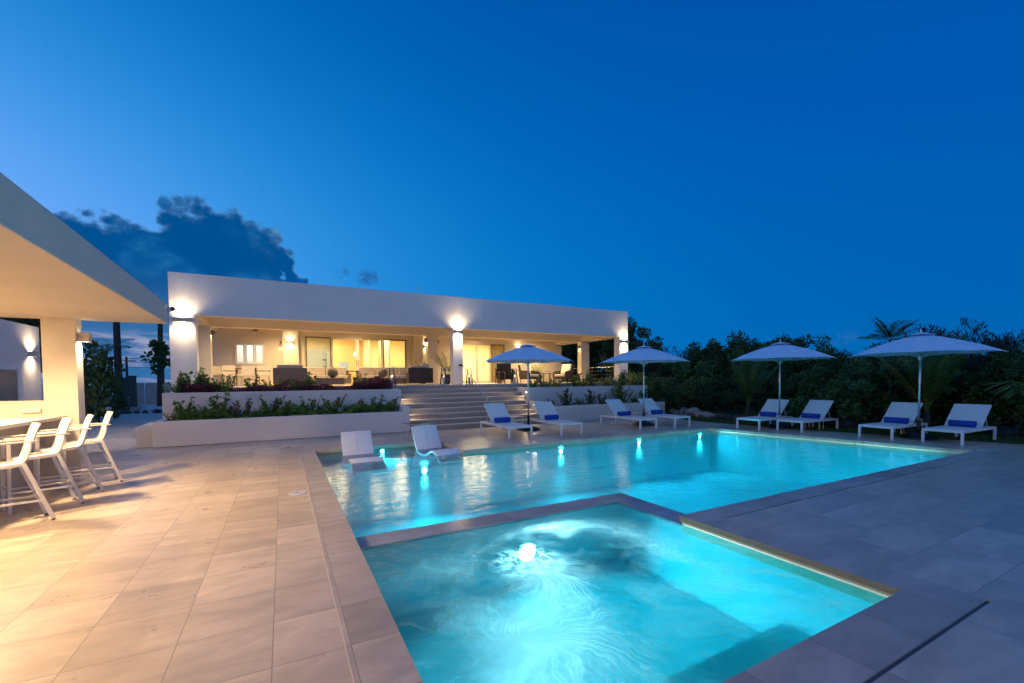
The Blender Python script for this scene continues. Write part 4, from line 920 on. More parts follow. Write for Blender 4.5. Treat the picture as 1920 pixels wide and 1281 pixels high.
def lantern(loc, label):
    t = thing('lantern', label, 'lantern', loc, 0, 'tall glass candle lanterns on the terrace edge')
    MB().lathe([(.15, .02), (.145, .10), (.085, .62), (.09, .64)], n=22).build('glass_shade', M_LANT, t, True)
    MB().lathe([(.001, .022), (.15, .022), (.155, .0), (.001, 0)], n=22).build('base', M_STEEL, t); MB().lathe([(.092, .63), (.092, .65), (.085, .65)], n=22).build('rim', M_STEEL, t)
    MB().tube([(-.085, 0, .64), (-.06, 0, .70), (0, 0, .735), (.06, 0, .70), (.085, 0, .64)], .006, 6).build('handle', M_STEEL, t)
    c_ = MB().lathe([(.001, .30), (.045, .30), (.05, .29), (.05, .023), (.001, .023)], n=16).build('candle', M_WAX, t, True)
    MB().lathe([(.001, .305), (.010, .318), (.006, .34), (.001, .36)], n=8).build('flame', M_FLAME, c_)
    light('POINT', (loc[0], loc[1], loc[2]+.36), 1.6, (1, .55, .22), 'candle_glow', shadow_soft_size=.03)
for px, lb in ((735, 'glass candle lantern on the terrace edge beside the purple plants'), (832, 'glass candle lantern left of the centre pillar'), (880, 'glass candle lantern right of the centre pillar behind the handrail'), (965, 'glass candle lantern below the first parasol')):
    p_ = on_y(px, 720, 16.5); lantern((p_.x, 16.5, TZ), lb)
def armchair(loc, rz, label, wk, cu):
    t = thing('armchair', label, 'armchair', loc, rz, 'wicker armchairs at the right of the terrace')
    for sx in (-.3, .3):
        for sy in (-.3, .3): MB().beam((sx, sy, .2), (sx*1.05, sy*1.05, 0), .045, .045).build('leg', M_TEAK, t)
    MB().box(-.36, .36, -.36, .36, .18, .30).build('seat_frame', wk, t, bevel=.02)
    MB().beam((0, .33, .30), (0, .50, .92), .66, .07, (0, 1, 0)).build('backrest', wk, t, bevel=.03)
    for s_ in (-.36, .36):
        MB().tube([(s_, .42, .62), (s_, .15, .58), (s_, -.2, .56), (s_, -.38, .50), (s_, -.38, .25)], [.045, .05, .05, .045, .035], 10).build('armrest', wk, t, True)
        MB().box(s_-.03, s_+.03, -.34, .36, .30, .54).build('side_panel', wk, t)
    MB().box(-.31, .31, -.38, .30, .305, .43).build('seat_cushion', cu, t, bevel=.04)
    MB().beam((0, .22, .43), (0, .38, .96), .56, .14, (0, 1, 0)).build('back_cushion', cu, t, bevel=.045)
A_ = on_y(993, 712, 18.6); armchair((A_.x, 18.6, TZ), .2, 'armchair with cream cushions facing the pool behind the first parasol', M_WICKD, M_CUSHC)
A_ = on_y(1056, 712, 18.6); armchair((A_.x, 18.6, TZ), -1.15, 'wicker armchair with tall beige back cushion beside the inner right pillar', M_WICKD, M_CUSHC)
A_ = on_y(950, 712, 17.6); armchair((A_.x, 17.7, TZ), 2.5, 'tall dark wicker armchair turned away, left of the lantern', M_WICKD, M_CUSHC)
ct = thing('coffee_table', 'low teak table between the two cream armchairs', 'table', (on_y(1025, 712, 18.2).x, 18.2, TZ), 0)
MB().box(-.35, .35, -.25, .25, .44, .48).build('table_top', M_TEAK, ct, bevel=.005)
for sx in (-.3, .3):
    for sy in (-.2, .2): MB().beam((sx, sy, .44), (sx, sy, 0), .05, .05).build('leg', M_TEAK, ct)
ct = thing('side_table', 'small teak table left of the dark wicker armchair', 'side table', (on_y(938, 712, 17.4).x, 17.4, TZ), 0)
MB().box(-.18, .18, -.2, .2, .50, .53).build('table_top', M_TEAK, ct)
for sx in (-.15, .15):
    for sy in (-.17, .17): MB().beam((sx, sy, .5), (sx, sy, 0), .035, .035).build('leg', M_TEAK, ct)
# dining corner: pale chairs, wooden tables
for k, (px, lb) in enumerate(((441, 'teak dining table below the left window pane'), (483, 'teak dining table below the right window pane'))):
    p_ = on_y(px, 700, 20.8); t = thing('dining_table', lb, 'table', (p_.x, 20.8, TZ), 0, 'teak dining tables'); MB().box(-.34, .34, -.34, .34, .70, .74).build('table_top', M_TEAK, t, bevel=.01); MB().tube([(0, 0, 0), (0, 0, .7)], [.06, .10], 8).build('pedestal', M_TEAK, t)
for k, (px, lb) in enumerate(((432, 'cream dining chair left of the teak tables'), (462, 'cream dining chair between the teak tables'), (495, 'cream dining chair nearest the wicker sofa'), (414, 'cream dining chair beside the inner left pillar'))):
    p_ = on_y(px, 712, 20.0 if k != 3 else 20.9); t = thing('dining_chair', lb, 'chair', (p_.x, p_.y, TZ), (.3, -.2, .1, .8)[k], 'cream dining chairs')
    MB().box(-.24, .24, -.24, .24, .40, .46).build('seat', M_CUSHC, t, bevel=.015); MB().beam((0, .0+.22, .46), (0, .28, .82), .46, .04, (0, 1, 0)).build('backrest', M_CUSHC, t, bevel=.015)
    MB().beam((-.24, -.05, .60), (.24, -.05, .60), .03, .03).build('armrest', M_BLACK, t) if k % 2 == 0 else None
    for sx in (-.21, .21):
        for sy in (-.21, .21): MB().beam((sx, sy, .40), (sx, sy, 0), .03, .03).build('leg', M_FRAME, t)

# ------------------------------------------------------------------ vegetation
def rv(q, s=1.): return Vector((q.gauss(0, s), q.gauss(0, s), q.gauss(0, s)))
def crown_mesh(seed, rx, ry, rz_, n, L, m, clumps=26, low=-.9, hollow=.35):
    q = random.Random(seed); mb = MB(); cs = []
    for _ in range(clumps):
        d_ = rv(q).normalized(); f = q.uniform(hollow, 1.0); 
        if d_.z < low: d_.z = -d_.z
        cs.append((Vector((d_.x*rx*f, d_.y*ry*f, d_.z*rz_*f)), q.uniform(.16, .36)*min(rx, rz_)))
    for k in range(n):
        c_, r_ = cs[k % clumps]; d_ = rv(q).normalized(); p_ = c_ + d_*r_*(q.random()**.4)
        dr_ = (d_ + rv(q, .5) + Vector((0, 0, -.15))).normalized(); s_ = L*q.uniform(.6, 1.25)
        mb.leaf(p_, dr_, rv(q).normalized(), s_, s_*q.uniform(.5, .8))
    return mb, cs
def wood(mb, q, p, d_, L, r, depth, spread=.5, grav=.0, n=5, split=(2, 3)):
    pts = [p]; rs = [r]; cur = p
    seg = 3
    for k in range(seg):
        d_ = (d_ + rv(q, .13) + Vector((0, 0, grav))).normalized(); cur = cur + d_*(L/seg); pts.append(cur); rs.append(r*(1-.38*(k+1)/seg))
    rs = [max(.011, v) for v in rs]; mb.tube(pts, rs, n if r > .02 else 3, cap=False)
    if depth > 0:
        for _ in range(q.choice(split)):
            nd = (d_ + rv(q, spread)).normalized()
            if nd.z < -.2: nd.z *= -.3
            wood(mb, q, cur, nd, L*q.uniform(.6, .85), rs[-1]*q.uniform(.6, .8), depth-1, spread, grav, n, split)
def tree_proto(seed, h, rx, rz_, n, L, m, clumps=26, trunk=.09):
    q = random.Random(seed); t = thing('tree', '', 'tree', (0, 0, -60), 0, '')
    mb, cs = crown_mesh(seed, rx, rx, rz_, n, L, m, clumps)
    cz = h-rz_; mb.v = [(x, y, z_+cz) for x, y, z_ in mb.v]; mb.build('crown', m, t)
    tb = MB(); top_ = Vector((q.uniform(-.2, .2), q.uniform(-.2, .2), cz*.75)); tb.tube([(0, 0, -.1), (top_.x*.4, top_.y*.4, top_.z*.5), top_], [trunk, trunk*.8, trunk*.55], 7)
    for c_, r_ in cs[:10]:
        e_ = c_ + Vector((0, 0, cz)); tb.tube([top_, top_.lerp(e_, .5)+Vector((0, 0, -.1)), e_], [trunk*.4, trunk*.25, trunk*.1], 5, cap=False)
    tb.build('trunk', M_BARK, t); return t
def bare_proto(seed, h, n0=4):
    q = random.Random(seed); t = thing('bare_tree', '', 'bare tree', (0, 0, -60), 0, ''); tb = MB()
    tb.tube([(0, 0, -.1), (.05, 0, h*.18)], [.06, .05], 6); t2 = MB()
    for k in range(n0):
        a = 6.28*k/n0+q.uniform(-.4, .4); wood(t2, q, Vector((.05, 0, h*.18)), Vector((math.cos(a)*.55, math.sin(a)*.55, .9)).normalized(), h*.235, .06, 6, .42, .05, 4, (2, 2, 3))
    t2.build('branches', M_BARE, t); tb.build('trunk', M_BARK, t); return t
def frond(mb, base, d_, L, up, droop, lw, q, nl=30, leaf=.42, rach=.012):
    pts = []; cur = Vector(base); dd = Vector(d_).normalized(); seg = 9
    for k in range(seg+1):
        pts.append(cur.copy()); dd = (dd + Vector((0, 0, -droop*(k+1)/seg))).normalized(); cur = cur + dd*(L/seg)
    mb.tube(pts, [rach*(1-.85*k/seg) for k in range(seg+1)], 5, cap=False)
    for k in range(nl):
        t_ = .16+.84*k/nl; f = t_*seg; i = min(int(f), seg-1); p_ = pts[i].lerp(pts[i+1], f-i); tan = (pts[i+1]-pts[i]).normalized()
        sd = tan.cross(Vector((0, 0, 1)));
        if sd.length < .1: sd = Vector((1, 0, 0))
        sd.normalize(); ll = leaf*math.sin(math.pi*min(1, .12+.80*t_))**.7
        for s_ in (-1, 1):
            dl = (tan*.75 + sd*s_*.8 + Vector((0, 0, -.28+q.uniform(-.15, .1)))).normalized(); mb.leaf(p_, dl, Vector((0, 0, 1)), ll*q.uniform(.85, 1.1), lw)
def palm_proto(seed, L, nf, hts=(.3, 1.2), trunk=.35, leaf=.42, up=(.6, 1.6), droop=.16, m=M_PALM, name='palm_tree', lw=.034):
    q = random.Random(seed); t = thing(name, '', 'palm', (0, 0, -60), 0, '')
    MB().tube([(0, 0, -.1), (.0, 0, trunk*.6), (0, 0, trunk)], [.09, .075, .05], 8).build('trunk', M_BARK, t)
    for k in range(nf):
        a = 2.4*k+q.uniform(-.3, .3); el_ = q.uniform(*up); b_ = MB()
        frond(b_, (0, 0, trunk-.03), (math.cos(a), math.sin(a), el_), L*q.uniform(.75, 1.1), 0, droop*q.uniform(.7, 1.4), lw, q, 34, leaf)
        b_.build('frond', m if k % 5 else M_PALMY, t)
    return t
protos = [tree_proto(11, 4.2, 1.7, 1.35, 5200, .15, M_LEAFD, 30), tree_proto(12, 3.8, 1.5, 1.5, 5200, .13, M_LEAFD, 34), tree_proto(13, 3.6, 2.0, 1.3, 5600, .17, M_LEAFD, 26), tree_proto(14, 4.6, 1.3, 1.7, 4600, .14, M_LEAFD, 24)]
bush = [tree_proto(21, 1.5, 1.0, .72, 2600, .10, M_LEAFD, 16, .03), tree_proto(22, 1.2, .95, .6, 2600, .085, M_LEAFD, 14, .03), tree_proto(23, 1.9, 1.1, .9, 3000, .13, M_LEAFD, 18, .04)]
bare = [bare_proto(31, 4.4), bare_proto(32, 3.6, 5), bare_proto(33, 4.0, 3)]
used = set()
def put(pr, x, y, h, h0, rz, label, group, cat=None, name=None, sx=1.):
    s_ = h/h0; sc_ = (s_*sx, s_*sx, s_)
    if pr.name not in used: used.add(pr.name); place(pr, (x, y, -.06), rz, label, sc_); o = pr
    else: o = dup(pr, (x, y, -.06), rz, label, sc_)
    if group: o['group'] = group
    elif 'group' in o: del o['group']
    if cat: o['category'] = cat
    return o
H0 = [4.2, 3.8, 3.6, 4.6]; HB = [1.5, 1.2, 1.9]
GT = 'dark trees beyond the wire fence'; LT = 'dense dark tree in the unlit thicket beyond the wire fence'
q = random.Random(5)
TR = [(1203, 612, 30, 3), (1060, 604, 36, 0), (1100, 600, 34, 2), (1135, 612, 33, 1), (1160, 606, 31, 0), (1226, 658, 29, 2), (1252, 672, 28, 1), (1282, 668, 26, 2), (1305, 655, 26, 1), (1328, 642, 25, 0), (1352, 646, 26, 2), (1376, 637, 25, 1), (1402, 652, 26, 0), (1428, 640, 25, 3), (1448, 630, 26, 2), (1474, 644, 24, 1), (1497, 631, 26, 0), (1520, 645, 25, 2), (1545, 664, 24, 1), (1575, 668, 23, 0), (1606, 662, 23, 2), (1634, 655, 23, 1), (1662, 652, 22, 0), (1694, 655, 22, 2), (1730, 660, 21, 3), (1762, 658, 20, 1), (1795, 665, 20, 2), (1828, 663, 19, 0), (1862, 668, 19, 1), (1892, 660, 18.5, 2), (1925, 656, 18.5, 0), (1950, 650, 18, 1)]
for k, (px, yy, D, v) in enumerate(TR):
    p_ = far(px, D); h = ztop(px, yy, D)
    lb = LT
    if k == 0: lb = 'tallest leafy tree just right of the villa roof end'
    elif k < 5: lb = 'dark tree seen through the right end of the villa terrace'
    o = put(protos[v], p_.x, p_.y, h*1.03, H0[v], q.uniform(0, 6.28), lb, GT if k >= 5 else ('dark trees behind the terrace end' if k else None), sx=.92)
for k in range(44):
    px = 1195+k*17.5+q.uniform(-7, 7); D = q.uniform(20.5, 25) if px < 1500 else q.uniform(17.2, 20); v = k % 3
    p_ = far(px, D); h = q.uniform(1.3, 2.3); put(bush[v], p_.x, p_.y, h, HB[v], q.uniform(0, 6.28), 'low dark bush in the undergrowth by the wire fence', 'low bushes in the undergrowth', cat='bush')
for k in range(12):
    px = 1040+k*14; D = q.uniform(30, 36); p_ = far(px, D); v = k % 3; put(bush[v], p_.x, p_.y, q.uniform(2.4, 3.6), HB[v], q.uniform(0, 6.28), 'large dark bush behind the right end of the terrace', 'large bushes behind the terrace', cat='bush')
for k, (px, yy, D, v, lb) in enumerate(((1222, 640, 28, 0, 'bare twiggy tree right of the tall leafy tree'), (1262, 650, 27, 1, 'bare twiggy tree above the second parasol tip'), (1322, 636, 27, 2, 'bare twigs rising left of the dark thicket top'), (1382, 622, 27, 1, 'tallest thin bare stem above the dark thicket'), (1410, 638, 27, 0, 'bare twigs left of the third parasol'), (1548, 640, 25, 2, 'bare twigs right of the third parasol'), (1575, 650, 25, 0, 'bare twigs beside the distant light'),
        (1742, 612, 21, 1, 'bare branching tree left of the big bare tree'), (1785, 592, 21, 0, 'largest bare branching tree behind the last parasol'), (1822, 602, 20.5, 2, 'bare branching tree right of the big bare one'), (1876, 622, 19, 1, 'bare branching tree near the right edge'), (1908, 612, 19, 0, 'bare branching tree at the right picture edge'))):
    p_ = far(px, D); h = ztop(px, yy, D); put(bare[v], p_.x, p_.y, h, (4.4, 3.6, 4.0)[v], q.uniform(0, 6.28), lb, 'bare trees above the thicket', sx=.8)
# palms
pa = palm_proto(41, 1.9, 13, trunk=.55, leaf=.46, up=(1.4, 4.5), droop=.10); pb = palm_proto(42, 1.5, 10, trunk=.3, leaf=.42, up=(.3, 1.4), droop=.24); pc_ = palm_proto(43, 1.7, 12, trunk=2.9, leaf=.5, up=(.3, 1.6), droop=.22)
def fp(px, D): return far(px, D)
p_ = fp(1403, 19.0); put(pa, p_.x, p_.y, 1.2, 1, 1.0, 'young palm with upright brownish fronds left of the third parasol', None)
p_ = fp(1740, 17.3); put(pa, p_.x, p_.y, 1.22, 1, 2.2, 'young palm with upright fronds behind the last parasol pole', None)
p_ = fp(1530, 18.3); put(pb, p_.x, p_.y, .95, 1, 0.3, 'small drooping palm between the third and last parasols', None)
pd_ = palm_proto(44, 1.9, 16, trunk=5.2, leaf=.62, up=(.1, 2.6), droop=.17, lw=.06)
p_ = fp(1667, 22); h = ztop(1667, 640, 22)+.08; put(pd_, p_.x, p_.y, h/5.2, 1, .5, 'palm crown silhouetted against the sky above the thicket', None)
p_ = fp(1866, 19.0); put(pb, p_.x, p_.y, 2.0, 1, 1.8, 'palm with brown fronds above the thicket near the right edge', None)
# left: sea-grape trees by the bar, palm, mound, bollards, poles, boxes, wall
pr7 = tree_proto(17, 4.4, 1.0, 1.9, 620, .26, M_LEAFD, 15, .07)
p_ = fp(182, 24); put(pr7, p_.x, p_.y, ztop(182, 596, 24)*1.05, 4.4, .4, 'broad-leaved dark tree beside the bar pillar', None, sx=.8)
p_ = fp(160, 21); put(pr7, p_.x, p_.y, ztop(160, 620, 21)*1.05, 4.4, 2.4, 'leaning dark tree partly hidden by the bar pillar', None, sx=.7)
pr6 = tree_proto(16, 3.4, .55, .85, 420, .24, M_LEAFD, 12, .05)
p_ = fp(305, 34); put(pr6, p_.x, p_.y, ztop(305, 636, 34), 3.4, 1.4, 'small leafy tree beside the villa left corner', None)
p_ = fp(195, 36); put(pc_, p_.x, p_.y, ztop(195, 612, 36)/4.3, 1, 2.5, 'palm frond tips hanging beside the dark tree at the left', None)
for k, (px, D) in enumerate(((-45, 24), (0, 25), (38, 24), (146, 28))):
    p_ = fp(px, D); v = k % 4; put(protos[v], p_.x, p_.y, 5.4 if k < 3 else 2.0, H0[v], k*1.3, 'dark tree behind the outbuilding seen through the bar opening' if k < 3 else 'low dark tree behind the gravel mound', 'dark trees behind the pool bar' if k < 3 else None, sx=.6)
for k, (px, D, h) in enumerate(((150, 24, 1.2), (172, 27, 1.4), (205, 30, 1.3))):
    p_ = fp(px, D); v = k % 3; put(bush[v], p_.x, p_.y, h, HB[v], k, 'dark shrub at the foot of the trees beyond the gravel', 'shrubs beyond the gravel', cat='bush')
# gravel mound
mo = MB(); N_ = 26; p_ = fp(172, 40)
for i in range(N_):
    for j in range(N_):
        u0, v0 = i/N_, j/N_
        def hz(u_, v_):
            x, y = (u_-.5)*7, (v_-.5)*5; r_ = (x/3.3)**2+(y/2.3)**2
            return Vector((x, y, max(0, 1-r_)**1.3*1.0 + (.06*math.sin(x*4.1+y*2)+.05*math.sin(y*7-x*3) if r_ < 1 else 0)*max(0, 1-r_) - .002))
        mo.quad(hz(u0, v0), hz(u0+1/N_, v0), hz(u0+1/N_, v0+1/N_), hz(u0, v0+1/N_))
o = mo.build('gravel_mound', simple('mound_gravel', (.22, .21, .20), .95, var=.3, scale=3, bs=.8, bscale=14), smooth=True, kind='structure'); o.location = (p_.x-.6, p_.y, -.07)
for k, (px, lb) in enumerate(((178, 'short white bollard on the gravel, left one'), (201, 'short white bollard on the gravel, right one'))):
    p_ = fp(px, 25); t = thing('bollard', lb, 'bollard', (p_.x, p_.y, -.07), 0, 'short white bollards'); MB().lathe([(.10, 0), (.10, .62), (.085, .66), (.001, .68)], n=16).build('post', M_PLAS, t, True); MB().lathe([(.104, .52), (.104, .56)], n=16).build('band', M_CONC, t)
for k, (px, D, r_, h, lean, lb) in enumerate(((222, 34, .20, ztop(222, 545, 34), 0., 'thick dark utility pole standing beyond the gravel'), (298, 40, .20, ztop(298, 588, 40), .03, 'leaning utility pole beside the villa left corner'), (238, 70, .16, 0, 0, 'distant short utility pole between two thick ones'), (305.5, 52, .13, 4.6, 0, 'thin distant pole against the villa left corner'))):
    p_ = fp(px, D); h = h or ztop(px, 668, D); t = thing('utility_pole', lb, 'utility pole', (p_.x, p_.y, -.07), 0, 'utility poles at the far left')
    MB().tube([(0, 0, 0), (lean*h, 0, h)], [r_, r_*.72], 12).build('pole', M_WOODP, t)
    if k == 2: MB().beam((-.9, 0, h-.5), (.9, 0, h-.5), .09, .11).build('crossarm', M_WOODP, t)
for k, dz_ in enumerate((0, .5, 1.1)):
    pts = []; A2, B2, C2 = on_y(170, 672, 60), fp(238, 70), on_y(330, 660, 75)
    B2 = Vector((B2.x, B2.y, ztop(238, 672, 70)))
    m_ = MB()
    for a, b_ in ((A2, B2), (B2, C2)):
        prev = None
        ps = [a.lerp(b_, j/10)+Vector((0, 0, -dz_-1.6*(j/10)*(1-j/10))) for j in range(11)]; m_.tube(ps, .022, 4)
    m_.build('power_line', M_BLACK, label='thin overhead wire crossing the low clouds at far left, %s' % ('top strand', 'middle strand', 'lowest strand')[k], cat='wire', group='overhead wires')
for k, (x0, x1, y0, D, lb) in enumerate(((228, 239, 708, 36, 'lower dark green utility box by the thick pole'), (240, 255.5, 704.5, 36, 'taller dark green utility box right of the thin pole'))):
    a, b_ = fp(x0, D), fp(x1, D); t = thing('utility_box', lb, 'utility box', (a.x, a.y, .12), math.atan2(b_.y-a.y, b_.x-a.x), 'green utility boxes'); wd = (b_-a).length; h = ztop(x0, y0, D)-.12
    MB().box(0, wd, 0, wd*.8, 0, h-.05).build('cabinet', M_SHED, t, bevel=.02); MB().box(-.03, wd+.03, -.03, wd*.8+.03, h-.05, h).build('lid', M_SHED, t); MB().box(wd*.48, wd*.5, -.012, -.001, .1, h-.12).build('door_gap', M_BLACK, t)
a, b_ = fp(205, 35), fp(262, 35); sl = MB().box(0, (b_-a).length, -.3, 1.8, -.07, .12); o = sl.build('concrete_pad', M_CONC, kind='structure'); o.location = (a.x, a.y, 0); o.rotation_euler = (0, 0, math.atan2(b_.y-a.y, b_.x-a.x))
a, b_ = fp(245, 44), fp(345, 44); t = thing('boundary_wall', 'long pale boundary wall at the far left horizon', 'wall', (a.x, a.y, 0), math.atan2(b_.y-a.y, b_.x-a.x)); wl = (b_-a).length
for j in range(4): MB().box(wl/4*j, wl/4*(j+1)-.06, 0, .15, -.07, 1.62).build('wall_panel', M_CONC, t)
for k in range(9):
    p_ = fp(208+k*12+q.uniform(-5, 5), 31.5+q.uniform(-1, 1)); rock((p_.x, p_.y, .0), q.uniform(.12, .3), M_ROCKD if k % 3 else M_ROCK, 'small rock on the gravel before the utility boxes', 'loose rocks at the far gravel edge', 200+k)
# distant lamp among the trees
dl = fp(1576, 40); t = thing('distant_lamp', 'tiny distant street lamp shining over the thicket', 'street lamp', (dl.x, dl.y, 0)); hz_ = ztop(1576, 673, 40)
MB().tube([(0, 0, 0), (0, 0, hz_)], [.06, .04], 8).build('pole', M_BLACK, t); MB().ball((0, 0, hz_+.06), .07, 10).build('lamp_head', emis('street_lamp', (1, .95, .85), 30), t)
# wire fence
fx, fz = 20.0, 1.34; fn = thing('wire_fence', 'dark green chain-link fence in front of the thicket', 'fence', (fx, 0, 0))
FM = simple('fence_green', (.06, .11, .11), .6)
MB().tube([(0, -4, fz), (0, 34, fz)], .022, 8).build('top_rail', FM, fn)
for k in range(14): MB().tube([(0, -3.4+k*2.75, -.1), (0, -3.4+k*2.75, fz+.03)], .028, 8).build('post', FM, fn)
m_ = MB(); q = random.Random(9)
y = -4.
while y < 34:
    for s_ in (-1, 1):
        ya, yb = y, y+s_*(fz+.05)
        m_.quad((.0, ya-.0028, -.05), (.0, ya+.0028, -.05), (.0, yb+.0028, fz), (.0, yb-.0028, fz))
    y += .085
m_.build('chain_link', FM, fn)

# ---- planting in the planters
def shrub_proto(seed, h, n, L, m, spread=.5, flowers=None, name='shrub'):
    q = random.Random(seed); t = thing(name, '', 'shrub', (0, 0, -60)); st = MB(); lf = MB(); fl = MB()
    for k in range(n):
        a = q.uniform(0, 6.28); tip = Vector((math.cos(a)*spread*h*q.uniform(.2, 1), math.sin(a)*spread*h*q.uniform(.2, 1), h*q.uniform(.55, 1)))
        mid = tip*.5 + rv(q, .04*h); st.tube([(0, 0, -.03), mid, tip], [.009, .006, .003], 4, cap=False)
        nl = int(26*tip.length/.5)
        for j in range(nl):
            t_ = q.uniform(.15, 1.0); p_ = (mid*2*t_ if t_ < .5 else mid.lerp(tip, t_*2-1)); d_ = (rv(q) + Vector((0, 0, .35))).normalized(); s_ = L*q.uniform(.6, 1.2)
            lf.leaf(p_, d_, (Vector((0, 0, 1))+rv(q, .4)).normalized(), s_, s_*.62)
        if flowers and q.random() < .16:
                fl = MB()
                for _ in range(6): d_ = rv(q).normalized(); fl.leaf(tip, d_, rv(q).normalized(), .045, .035)
                fl.build('flower', flowers, t)
    st.build('stem', M_BARK, t); lf.build('leaves', m, t)
    return t
SA = shrub_proto(61, .60, 16, .085, M_LEAF, .6, M_PETAL); SB = shrub_proto(62, .50, 20, .065, M_LEAF, .7, M_PETALO); SC = shrub_proto(63, .70, 11, .10, M_LEAF, .45); SD = shrub_proto(64, .35, 22, .06, M_LEAFY, .9); SE = shrub_proto(65, .62, 14, .08, M_LEAFD, .5, M_PETAL)
SH = {SA.name: .60, SB.name: .50, SC.name: .70, SD.name: .35, SE.name: .62}
def shrubs(items, Y, z, group):
    for k, (px, h, pr, lb) in enumerate(items):
        p_ = on_y(px, 740, Y + (k % 3-1)*.12); o = put(pr, p_.x, p_.y, h*(1.3 if z > 1 else 1.12), SH[pr.name.split('.')[0]] if pr.name not in SH else SH[pr.name], k*1.7, lb, group); o.location.z = z
shrubs([(322, .30, SD, 'lime green shrub at the left end of the low planter'), (345, .62, SC, 'leggy shrub with one tall stem near the left end of the low planter'), (366, .44, SB, 'dense green shrub in low planter below the red flowers'), (392, .46, SA, 'green shrub in the low planter, left of the tall broad-leaved sprig'), (408, .74, SC, 'tall broad-leaved sprig rising against the upper planter wall'), (432, .42, SE, 'dark shrub in the low planter right of the broad-leaved sprig'),
        (452, .58, SE, 'shrub with a single raised red flower in the low planter'), (478, .40, SB, 'rounded green shrub left of the wall gap in the low planter'), (508, .64, SA, 'tall green shrub at the middle of the low planter'), (536, .52, SE, 'dark green shrub just past the middle of the low planter'), (578, .58, SC, 'upright green shrub right of the bare gap in the low planter'), (594, .46, SB, 'bushy green shrub beside the upright one in the low planter'),
        (625, .62, SA, 'tall leafy shrub below the woven orbs in the low planter'), (655, .38, SB, 'small shrub with orange blossoms in the low planter'), (676, .50, SE, 'dark spreading shrub toward the right of the low planter'), (705, .58, SC, 'upright shrub with pink tips near the low planter right end'), (735, .52, SA, 'shrub with a magenta flower at the low planter right end')], 14.15, .50, 'shrubs in the low left planter')
shrubs([(338, .55, SA, 'shrub with red flowers at the left end of the upper planter'), (362, .68, SC, 'tall shrub before the left villa pillar'), (384, .62, SA, 'leafy shrub before the inner left pillar'), (418, .55, SB, 'green shrub below the ceiling fan'), (470, .52, SC, 'green shrub in purple foliage below the casement window'), (514, .42, SD, 'small lime shrub at the corner of the turned-away sofa'), (562, .45, SB, 'low green shrub before the turned-away sofa'), (580, .60, SC, 'tall thin shrub left of the left woven orb'), (674, .55, SC, 'narrow green shrub before the door handles')], 15.4, 1.12, 'green shrubs in the upper left planter')
shrubs([(1033, .35, SE, 'small dark shrub at the left end of the right low planter'), (1062, .72, SE, 'tall dark shrub against the right upper planter wall'), (1088, .35, SB, 'small shrub between two tall ones in the right low planter'), (1108, .66, SE, 'spreading dark shrub in the middle of the right low planter'), (1128, .50, SC, 'thin upright shrub right of the spreading one'), (1162, .95, SA, 'tallest bushy shrub below the right villa pillar'), (1190, .40, SB, 'low shrub near the right end of the low planter'), (1205, .62, SC, 'thin sapling at the right planter corner')], 14.15, .47, 'shrubs in the right low planter')
shrubs([(1000, .42, SA, 'low leafy shrub beside the first parasol pole'), (1022, .48, SB, 'leafy shrub before the cream armchair'), (1045, .40, SD, 'small lime shrub before the teak table'), (1078, .55, SA, 'green shrub before the wicker armchair'), (1092, .66, SC, 'pointed shrub before the inner right pillar'), (1108, .58, SA, 'bushy shrub right of the pointed one'), (1142, .45, SD, 'low lime shrub below the blue pot'), (1166, .70, SA, 'pale green shrub before the right villa pillar'), (1186, .62, SD, 'light yellow-green shrub at the right end of the upper planter')], 15.35, 1.10, 'shrubs in the right upper planter')
# ground cover masses
def cover(name, lb, x0, x1, y0, y1, z, n, m, L, hfun, seed, cat='ground cover'):
    q = random.Random(seed); mb = MB()
    for _ in range(n):
        x = q.uniform(x0, x1); y = q.uniform(y0, y1); h = hfun(x, q); d_ = (rv(q)+Vector((0, 0, .5))).normalized(); s_ = L*q.uniform(.6, 1.2)
        mb.leaf((x, y, z+q.random()**.6*h), d_, rv(q).normalized(), s_, s_*.6)
    mb.build(name, m, kind='stuff', label=lb, cat=cat)
cover('purple_foliage', 'mass of dark purple foliage along the upper planter', -2.6, 3.35, 15.02, 15.9, 1.17, 15000, M_PURP, .055, lambda x, q: .33+.10*math.sin(x*2.3+1)+.06*math.sin(x*6.1), 71)
cover('purple_foliage', 'mound of purple foliage at the right end of the upper left planter', 2.3, 3.4, 15.0, 15.9, 1.17, 2600, M_PURP, .055, lambda x, q: .60-.45*abs(x-2.9), 72)
cover('ground_cover', 'low lime green ground cover along the low left planter', -2.6, 3.1, 13.72, 14.1, .53, 8000, M_LEAFY, .05, lambda x, q: .07+.04*math.sin(x*5), 73)
cover('ground_cover', 'dark green ground cover behind the lime edging plants', -2.4, 3.1, 13.85, 14.7, .53, 19000, M_LEAF, .06, lambda x, q: max(.05, .22+.11*math.sin(x*2.9+1)+.06*math.sin(x*7)), 74)
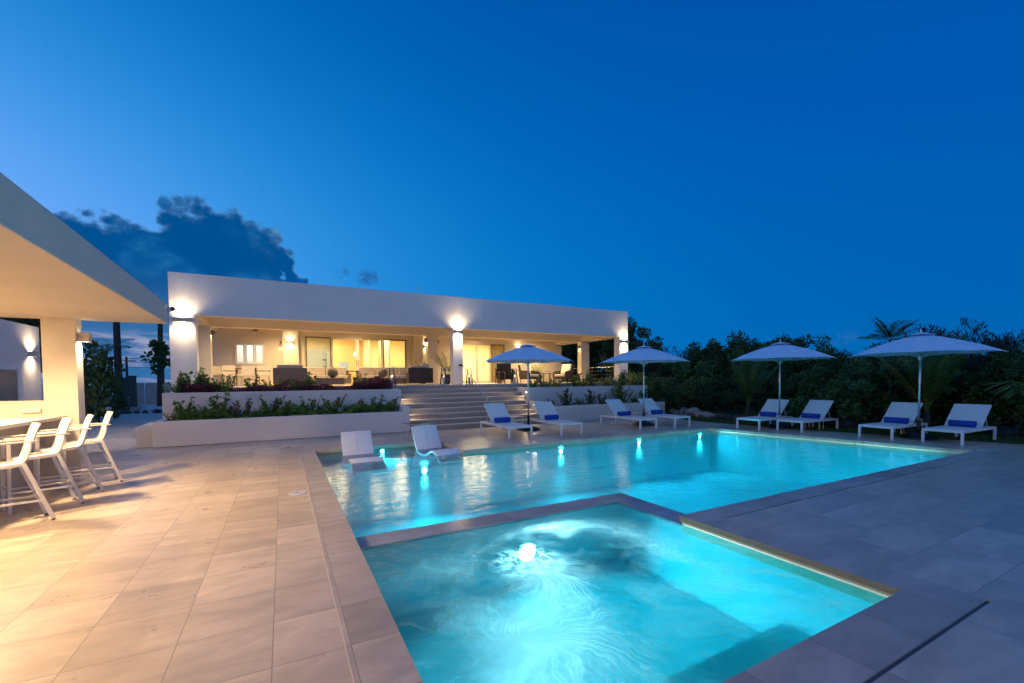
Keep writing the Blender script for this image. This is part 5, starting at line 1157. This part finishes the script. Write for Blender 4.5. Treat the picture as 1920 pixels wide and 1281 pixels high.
cover('flower_mass', 'orange flower specks along the low planter right half', .8, 3.1, 13.75, 14.2, .55, 260, M_PETALO, .035, lambda x, q: .13, 75, 'flowers')
cover('ground_cover', 'low green ground cover along the right low planter', 8.9, 14.3, 13.65, 14.6, .50, 4200, M_LEAF, .05, lambda x, q: max(.02, .08+.07*math.sin(x*3.1)), 76)
cover('ground_cover', 'mixed ground cover in the right upper planter', 8.9, 14.8, 15.05, 15.9, 1.15, 5200, M_LEAF, .05, lambda x, q: max(.03, .11+.07*math.sin(x*2.7)), 77)
cover('flower_mass', 'pinkish flower specks in the right upper planter', 11.5, 14.6, 15.05, 15.6, 1.16, 420, M_PETAL, .035, lambda x, q: .12, 78, 'flowers')
cover('bed_plants', 'low green plants on the rockery bed beyond the lawn', 16.5, 19.4, 1.0, 19.5, -.06, 13000, M_LEAFD, .09, lambda x, q: .05+.13*max(0, x-16.4)*q.random(), 79)
# potted palms
def potted(px, Y, L, nf, seed, label, pot=M_BLUEPOT, up=(.5, 1.8), ph=.42, droop=.2):
    p_ = on_y(px, 715, Y); t = thing('potted_palm', label, 'potted palm', (p_.x, Y, TZ), 0, 'potted palms on the terrace'); q = random.Random(seed)
    MB().lathe([(.001, 0), (.13, 0), (.20, .2), (.22, ph-.04), (.23, ph), (.20, ph), (.19, ph-.05), (.001, ph-.06)], n=22).build('pot', pot, t, True)
    for k in range(nf):
        a = 2.4*k+q.uniform(-.3, .3); b_ = MB(); frond(b_, (math.cos(a)*.04, math.sin(a)*.04, ph-.06), (math.cos(a)*.6, math.sin(a)*.6, q.uniform(*up)), L*q.uniform(.75, 1.1), 0, droop, .03, q, 26, .26, .008); b_.build('frond', M_PALM, t)
potted(838, 17.9, 1.25, 14, 91, 'bushy potted palm in a blue pot left of the centre pillar', up=(.7, 2.2))
potted(793, 21.2, 1.15, 10, 92, 'potted palm behind the inner middle pillar', up=(1.0, 2.4))
potted(1142, 18.9, 1.35, 12, 93, 'potted palm in a dark blue pot at the right terrace end', up=(1.0, 3.0))
potted(1010, 21.0, 1.0, 8, 94, 'small potted palm behind the teak coffee table', up=(.4, 1.5))
